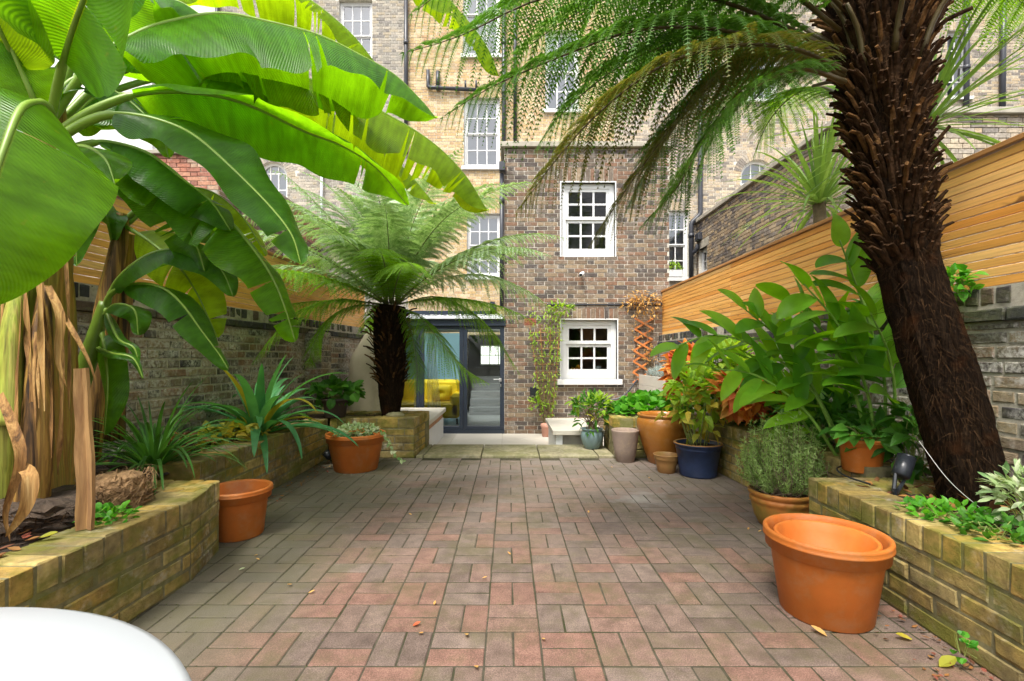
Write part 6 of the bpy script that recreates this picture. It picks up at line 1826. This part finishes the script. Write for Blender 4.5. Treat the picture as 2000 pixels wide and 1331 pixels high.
foliage('lime and yellow leafy bush in the long right bed, behind the navy pot', 'bush', 'bush', (2.08, 4.5, .42), blob((2.02, 4.45, .86), (.28, .38, .34), .4), 360, .13, .085, M['lime'], 'oval', 40, 40, .005, 'cane', .3, .2, .2)
foliage('orange and red leaved coleus by the white planter', 'plant', 'coleus', (2.05, 5.1, .42), blob((1.86, 4.98, .86), (.19, .22, .27), .4), 280, .13, .085, M['coleus'], 'oval', 41, 30, .005, 'twig', .45, .2, -.2)
foliage('orange leaved coleus amid the ginger canes', 'plant', 'coleus', (2.2, 3.85, .42), blob((1.98, 3.98, .74), (.22, .32, .17), .4), 260, .12, .08, M['coleus'], 'oval', 42, 24, .005, 'twig', .45, .2, -.2)
foliage('shady green undergrowth behind the rosemary bush', 'plants', 'undergrowth', (2.2, 3.3, .42), blob((2.20, 3.45, .58), (.20, .55, .22), .3), 330, .12, .06, M['green'], 'oval', 43, 30, .004, 'cane')
foliage('dark green undergrowth at the far end of the long right bed', 'plants', 'undergrowth', (2.2, 4.6, .42), blob((2.1, 4.55, .56), (.22, .5, .16), .3), 240, .10, .055, M['green'], 'oval', 44, 20, .004, 'cane')
foliage('broad green leaves round the rim of the pot on the right bed', 'plant', 'potted_plant', (2.0, 2.70, .57), blob((2.02, 2.68, .61), (.19, .13, .07), .5), 52, .10, .06, M['green'], 'oval', 45, 14, .004, 'cane', .45)
foliage('leafy green plant between the clay pot and the big fern trunk', 'plant', 'undergrowth', (2.18, 2.55, .40), blob((2.18, 2.55, .60), (.15, .13, .20), .3), 90, .13, .06, M['green'], 'oval', 46, 16, .005, 'cane', .4)
# rosemary
rb = thing('rosemary_bush', 'feathery grey-green rosemary bush in the scalloped pot', 'bush', (1.70, 2.98, .19)); rs = np.random.RandomState(47)
m = MB(); LP, LD = [], []
dry = MB()
for k in range(330):
    u = norm(rs.normal(0, 1, 3)); u[2] = abs(u[2]) * 1.1 + .12
    e = np.array([1.70, 2.98, .25]) + u * np.array([.27, .24, .42]) * rs.uniform(.65, 1.0)
    b0 = np.array([1.70, 2.98, .19]) + np.array([u[0], u[1], 0]) * .06
    q, tt, L = resample([b0, b0 * .45 + e * .55 + [u[0] * .05, u[1] * .05, .02], e], 14)
    m.tube(q[::3], [.0022, .002, .0016, .0013, .001], 4, False)
    for i in range(5, 14):
        for j in range(6): LP.append(q[i] + rs.normal(0, .004, 3)); LD.append(tt[i] * .55 + norm(rs.normal(0, 1, 3)) * .75)
for k in range(170):
    a = rs.uniform(0, 6.28); b0 = np.array([1.70, 2.98, .2]) + np.array([math.cos(a), math.sin(a), 0]) * rs.uniform(.02, .14)
    e = b0 + np.array([math.cos(a) * .1, math.sin(a) * .1, rs.uniform(.05, .22)]) + rs.normal(0, .03, 3); q, _, _ = resample([b0, (b0 + e) / 2 + rs.normal(0, .03, 3), e], 6); dry.tube(q, .0015, 4, False)
LP, LD = np.array(LP), np.array(LD)
V, Q = leaves_np(LP, LD, norm(rs.normal(0, 1, LP.shape)), rs.uniform(.016, .03, len(LP)), .0058, 'needle', 0, .15)
for o_, nm, mt in ((obj('needles', V, Q, M['rose'], rb), 0, 0), (m.build('stems', M['rose_dry'], rb), 0, 0), (dry.build('dry_twigs', M['rose_dry'], rb), 0, 0)): o_['kind'] = 'stuff'
t = foliage('variegated ivy trailing from the big terracotta pot on the left', 'ivy', 'ivy', (-1.436, 4.47, .30), blob((-1.42, 4.45, .345), (.20, .19, .075), .3), 330, .042, .036, M['varieg'], 'oval', 48, 24, .002, 'cane', .2, .1, .3)
m = MB(); LP = []
q, tt, _ = resample([(-1.22, 4.36, .36), (-1.14, 4.30, .37), (-1.08, 4.27, .28), (-1.02, 4.25, .17), (-.94, 4.24, .12)], 22); m.tube(q, .0015, 4); o_ = m.build('tendril', M['cane'], t)
V, Q = leaves_np(q[3:], tt[3:] + RN.normal(0, .6, (19, 3)), np.array([[0, -1, .6]] * 19), .036, .028, 'oval'); o_ = obj('tendril_leaves', V, Q, M['varieg'], t); o_['kind'] = 'stuff'
t = foliage('lobed leafy plant in the dark plastic pot on the left bed', 'plant', 'potted_plant', (-1.83, 5.02, .60), blob((-1.82, 5.0, .67), (.25, .17, .10), .4), 110, .105, .09, M['green'], 'round', 49, 30, .003, 'cane', .35)
# front right bed
foliage('low green plant with small paired leaves at the foot of the big fern', 'plant', 'bedding_plant', (1.78, 1.98, .36), blob((1.80, 1.95, .40), (.16, .15, .05), .3), 170, .042, .026, M['bright'], 'oval', 50, 30, .002, 'cane', .2, .1, .4)
foliage('small green trailing plant on the edge of the right foreground bed', 'plant', 'bedding_plant', (1.78, 1.75, .37), blob((1.80, 1.76, .40), (.13, .14, .045), .3), 120, .045, .028, M['green'], 'oval', 51, 24, .002, 'cane', .2, .1, .4)
foliage('pale variegated shrub at the right edge, before the big fern trunk', 'shrub', 'shrub', (2.02, 1.83, .36), blob((2.02, 1.82, .50), (.17, .14, .12), .4), 330, .055, .018, M['varieg'], 'lance', 52, 50, .003, 'cane', .2, .1, .6)
foliage('tuft of small round weeds growing from the right bed wall', 'weed', 'weed', (1.545, 1.60, .05), blob((1.53, 1.60, .07), (.02, .03, .05), .3), 14, .022, .02, M['bright'], 'round', 53, 6, .001, 'cane')
# left bed bits
foliage('small clover-like weeds beside the stump in the left bed', 'weed', 'weed', (-1.66, 1.98, .36), blob((-1.66, 1.98, .385), (.10, .11, .04), .3), 130, .032, .024, M['bright'], 'round', 54, 24, .0015, 'cane', .2, .1, .4)
foliage('pinkish red leaved plant behind the grassy clump on the left', 'plant', 'coleus', (-2.2, 3.1, .38), blob((-2.25, 3.25, .44), (.16, .20, .06), .3), 40, .075, .06, M['litter'], 'oval', 55, 20, .003, 'twig', .4)
foliage('yellowing leafy undergrowth behind the strap-leaved plant', 'plants', 'undergrowth', (-2.2, 3.8, .38), blob((-2.15, 3.7, .44), (.20, .4, .07), .3), 150, .09, .06, M['yellowleaf'], 'oval', 56, 20, .003, 'cane', .4)
foliage('ivy growing over the top of the right wall behind the big trunk', 'ivy', 'ivy', (2.44, 2.55, 1.40), blob((2.42, 2.60, 1.45), (.05, .16, .07), .3), 70, .06, .045, M['bright'], 'oval', 57, 10, .002, 'cane')
foliage('ivy tumbling over the right wall beside the ginger leaves', 'ivy', 'ivy', (2.44, 3.15, 1.25), blob((2.40, 3.15, 1.28), (.08, .20, .18), .3), 130, .07, .055, M['green'], 'oval', 58, 14, .002, 'cane')
foliage('grey-green lavender along the white plank planter', 'lavender', 'lavender', (2.28, 6.9, .72), blob((2.26, 6.9, .78), (.15, .8, .13), .3), 1600, .06, .008, M['lav'], 'needle', 59, 60, .002, 'twig', .1, 0, 1.2)
foliage('dry bronze twiggy tuft in the white planter by the fence corner', 'dry plant', 'dry_plant', (2.25, 7.55, .76), blob((2.22, 7.5, 1.0), (.10, .10, .30), .2), 90, .05, .02, M['deadleaf'], 'oval', 60, 60, .003, 'twig')
# climber on a fan trellis
tr = thing('fan_trellis', 'tan wooden fan trellis on the wall left of the lower window', 'trellis', (X(1066, 7.72), 7.72, -.0))
bp_ = (1068, 845)
tops = (1035, 1055, 1075, 1094)
for k, a in enumerate(tops):
    m = MB(); m.tube(PP([(bp_[0] + (k - 1.5) * 7, bp_[1] - 30, 7.70), (bp_[0] + (k - 1.5) * 9, 770, 7.71), (a, 640, 7.72)]), .009, 6); m.build('upright', M['bamboo'], tr)
for k in range(10):
    y = 650 + k * 15.5; f_ = (y - 640) / 175
    m = MB(); m.tube(PP([(1033 + 22 * f_, y, 7.70), (1096 - 12 * f_, y, 7.70)]), .008, 6); m.build('rung', M['bamboo'], tr)
cl = foliage('lime green climber covering the fan trellis', 'climber', 'climber', (X(1066, 7.6), 7.6, -.05), lambda rs, n: (lambda y, u: (np.stack([X(1066, 7.66) + u * np.interp(y, [600, 660, 760, 835], [.30, .27, .17, .05]), 7.66 + rs.uniform(-.06, .03, n), EYE + (VY - y) / FPX * 7.66], 1), np.stack([u * .6, -np.ones(n), rs.uniform(-.6, .3, n)], 1)))(rs.choice([615, 632, 648, 668, 690, 705, 735, 755, 770, 790, 812], n) + rs.normal(0, 7, n), rs.uniform(-1, 1, n)), 460, .065, .020, M['lime'], 'lance', 61, 50, .004, 'twig', .5, .2, -.6)
more(cl, blob((X(1095, 7.6), 7.64, Z(605, 7.6)), (.22, .05, .12), .2), 110, .08, .03, M['lime'], 'lance', 62)
more(cl, blob((X(1048, 7.6), 7.60, Z(790, 7.6)), (.16, .06, .10), .2), 60, .08, .03, M['lime'], 'lance', 63)
# expanding trellis
et = thing('expanding_trellis', 'orange criss-cross trellis on the wall right of the lower window', 'trellis', (X(1258), HY - .03, Z(745)))
ys = np.linspace(622, 748, 7)
for i in range(6):
    for k, (a, b) in enumerate(((1276 - 1.5 * i, 1240 - .8 * i), (1240 - .8 * i, 1276 - 1.5 * i))):
        m = MB(); pa, pb = P(a, ys[i], HY - .035 - .018 * k), P(b, ys[i + 1], HY - .035 - .018 * k)
        d = norm(pb - pa); s = np.cross(d, [0, 1, 0]) * .015
        V = [pa - s + [0, .006, 0], pa + s + [0, .006, 0], pb + s + [0, .006, 0], pb - s + [0, .006, 0], pa - s - [0, .006, 0], pa + s - [0, .006, 0], pb + s - [0, .006, 0], pb - s - [0, .006, 0]]
        m.add(V, [(0, 1, 2, 3), (7, 6, 5, 4), (0, 4, 5, 1), (1, 5, 6, 2), (2, 6, 7, 3), (3, 7, 4, 0)]); m.build('slat', M['orange_wood'], et)
dc = foliage('withered orange climber on the wall above the criss-cross trellis', 'dry climber', 'climber', (X(1262), 7.7, Z(660)), blob((X(1255), 7.70, Z(598)), (.36, .07, .24), .2), 230, .055, .030, M['deadleaf'], 'oval', 64, 10, .003, 'twig', .5, .2, -.8)
more(dc, blob((X(1240), 7.74, Z(670)), (.10, .03, .4), .2), 18, .05, .03, M['deadleaf'], 'oval', 65)
# plants behind the window box and stone in the fern bed
foliage('little green plant in the white window box', 'plant', 'window_plant', (XM(1318), MY, ZM(528)), blob((XM(1318), MY + .02, ZM(523)), (.18, .06, .12), .2), 60, .09, .03, M['lime'], 'lance', 66)
V, Q, T = lathe_np([(.02, 0), (.06, .01), (.07, .03), (.05, .05), (.02, .058)], 18); V[:, 0] *= 1.5; V += RN.normal(0, .002, V.shape)
tag(obj('stone', V + np.array([-1.22, 5.12, .40]), Q, M['slab'], smooth=True, T=T), 'flat rounded stone at the foot of the smaller fern trunk', 'stone')

# ------------------------------------------------------------------ leaf litter
for nm, lab, (x0, x1, y0, y1, z), n, sd in (('leaf_litter', 'brown leaf litter on the left foreground bed', (-2.3, -1.68, 1.2, 2.4, .375), 130, 71), ('leaf_litter', 'brown leaf litter on the long left bed', (-2.5, -2.0, 2.8, 4.8, .395), 170, 72),
                                     ('leaf_litter', 'brown leaf litter on the right foreground bed', (1.80, 2.3, 1.4, 2.5, .385), 130, 73), ('leaf_litter', 'brown leaf litter on the long right bed', (2.06, 2.4, 2.65, 4.9, .425), 160, 74),
                                     ('leaf_litter', 'dark leaf crumbs along the foot of the left bed', (-1.84, -1.66, 3.2, 4.9, .004), 150, 75), ('leaf_litter', 'dark leaf crumbs along the foot of the right bed', (1.36, 1.60, 1.5, 2.4, .004), 60, 76)):
    rs = np.random.RandomState(sd); p = np.stack([rs.uniform(x0, x1, n), rs.uniform(y0, y1, n), np.full(n, z) + rs.uniform(0, .012, n)], 1)
    small = 'crumbs' in lab
    V, Q = leaves_np(p, np.stack([rs.normal(0, 1, n), rs.normal(0, 1, n), rs.normal(0, .15, n)], 1), norm(np.array([0, 0, 1.0]) + rs.normal(0, .3, (n, 3))), rs.uniform(.3, 1, n) * (.03 if small else .08), rs.uniform(.4, 1, n) * (.018 if small else .045), 'oval', .2, -.25)
    o_ = obj(nm, V, Q, M['litter']); tag(o_, lab, 'leaf litter', None, 'stuff')
spots = [(571, 1144), (602, 1162), (804, 1008), (997, 1086), (942, 1132), (818, 1240), (848, 1185), (928, 1304), (496, 1088), (507, 1096), (1461, 978), (1481, 1041), (1461, 1037), (911, 1241), (1150, 1004), (1196, 915), (1270, 936), (1345, 942), (1060, 1250)]
for k, (px, py) in enumerate(spots):
    d = FPX * EYE / (py - VY); r = random.Random(1000 + k); L = r.uniform(.018, .03); a = r.uniform(0, 6.28)
    V, Q = leaves_np([(0, 0, .004)], [(math.cos(a), math.sin(a), .05)], [(r.uniform(-.2, .2), r.uniform(-.2, .2), 1)], L, L * .55, 'lance', .25, -.3)
    o_ = obj('fallen_leaf', V + P(px, py, d) * [1, 1, 0] + [0, 0, .003], Q, M['deadleaf'])
    tag(o_, 'tiny dry leaf lying on the brick paving', 'leaf', 'tiny dry leaves on the paving')
for px, py, L, a, mt, lab in ((1835, 1306, .075, .3, 'yellowleaf', 'large yellow-brown fallen leaf at the lower right corner of the paving'), (1782, 1253, .055, 2.9, 'yellowleaf', 'yellow fallen leaf on the paving, right of the largest pot'),
                              (1615, 1246, .055, 2.2, 'deadleaf', 'dry leaf tucked under the front of the largest pot'), (806, 1226, .032, .5, 'coleus', 'pinkish red fallen leaf in the middle foreground'), (466, 1116, .03, .2, 'varieg', 'pale scrap of leaf on the paving near the left bed'),
                              (75, 1055, .06, .3, 'yellowleaf', 'yellow fallen leaf on the wall of the left foreground bed')):
    z = .0 if px > 100 else .385
    d = FPX * (EYE - z) / (py - VY)
    V, Q = leaves_np([(0, 0, .006)], [(math.cos(a), math.sin(a), .05)], [(.1, -.2, 1)], L, L * .5, 'lance', .3, -.25)
    o_ = obj('fallen_leaf', V + P(px, py, d) * [1, 1, 0] + [0, 0, z], Q, M[mt]); tag(o_, lab, 'leaf')

# moss growing in the paving joints, thickest along the left side and under the beds
rs = np.random.RandomState(90); pts = []
while len(pts) < 5200:
    x, y = rs.uniform(-1.6, 1.75), rs.uniform(1.5, 4.9)
    if rs.rand() < .5: x = -.085 + S * (round((x + .085) / S * 2) / 2)
    else: y = 1.617 + S * (round((y - 1.617) / S * 2) / 2)
    w = .12 + .75 * max(0, -x - .2) + .35 * max(0, x - 1.2) + .5 * (math.sin(x * 5.1 + 1) * math.sin(y * 4.3) > .45)
    if rs.rand() < w and paver_ok(x, y): pts.append((x + rs.normal(0, .0022), y + rs.normal(0, .0022), -.0016))
pts = np.array(pts); n_ = len(pts)
V, Q = leaves_np(pts, np.stack([rs.normal(0, .6, n_), rs.normal(0, .6, n_), np.full(n_, 1.0)], 1), norm(rs.normal(0, 1, (n_, 3))), rs.uniform(.002, .006, n_), rs.uniform(.003, .006, n_), 'needle', 0, .1)
tag(obj('joint_moss', V, Q, M['mossy']), 'dark green moss in the joints of the brick paving', 'moss', None, 'stuff')
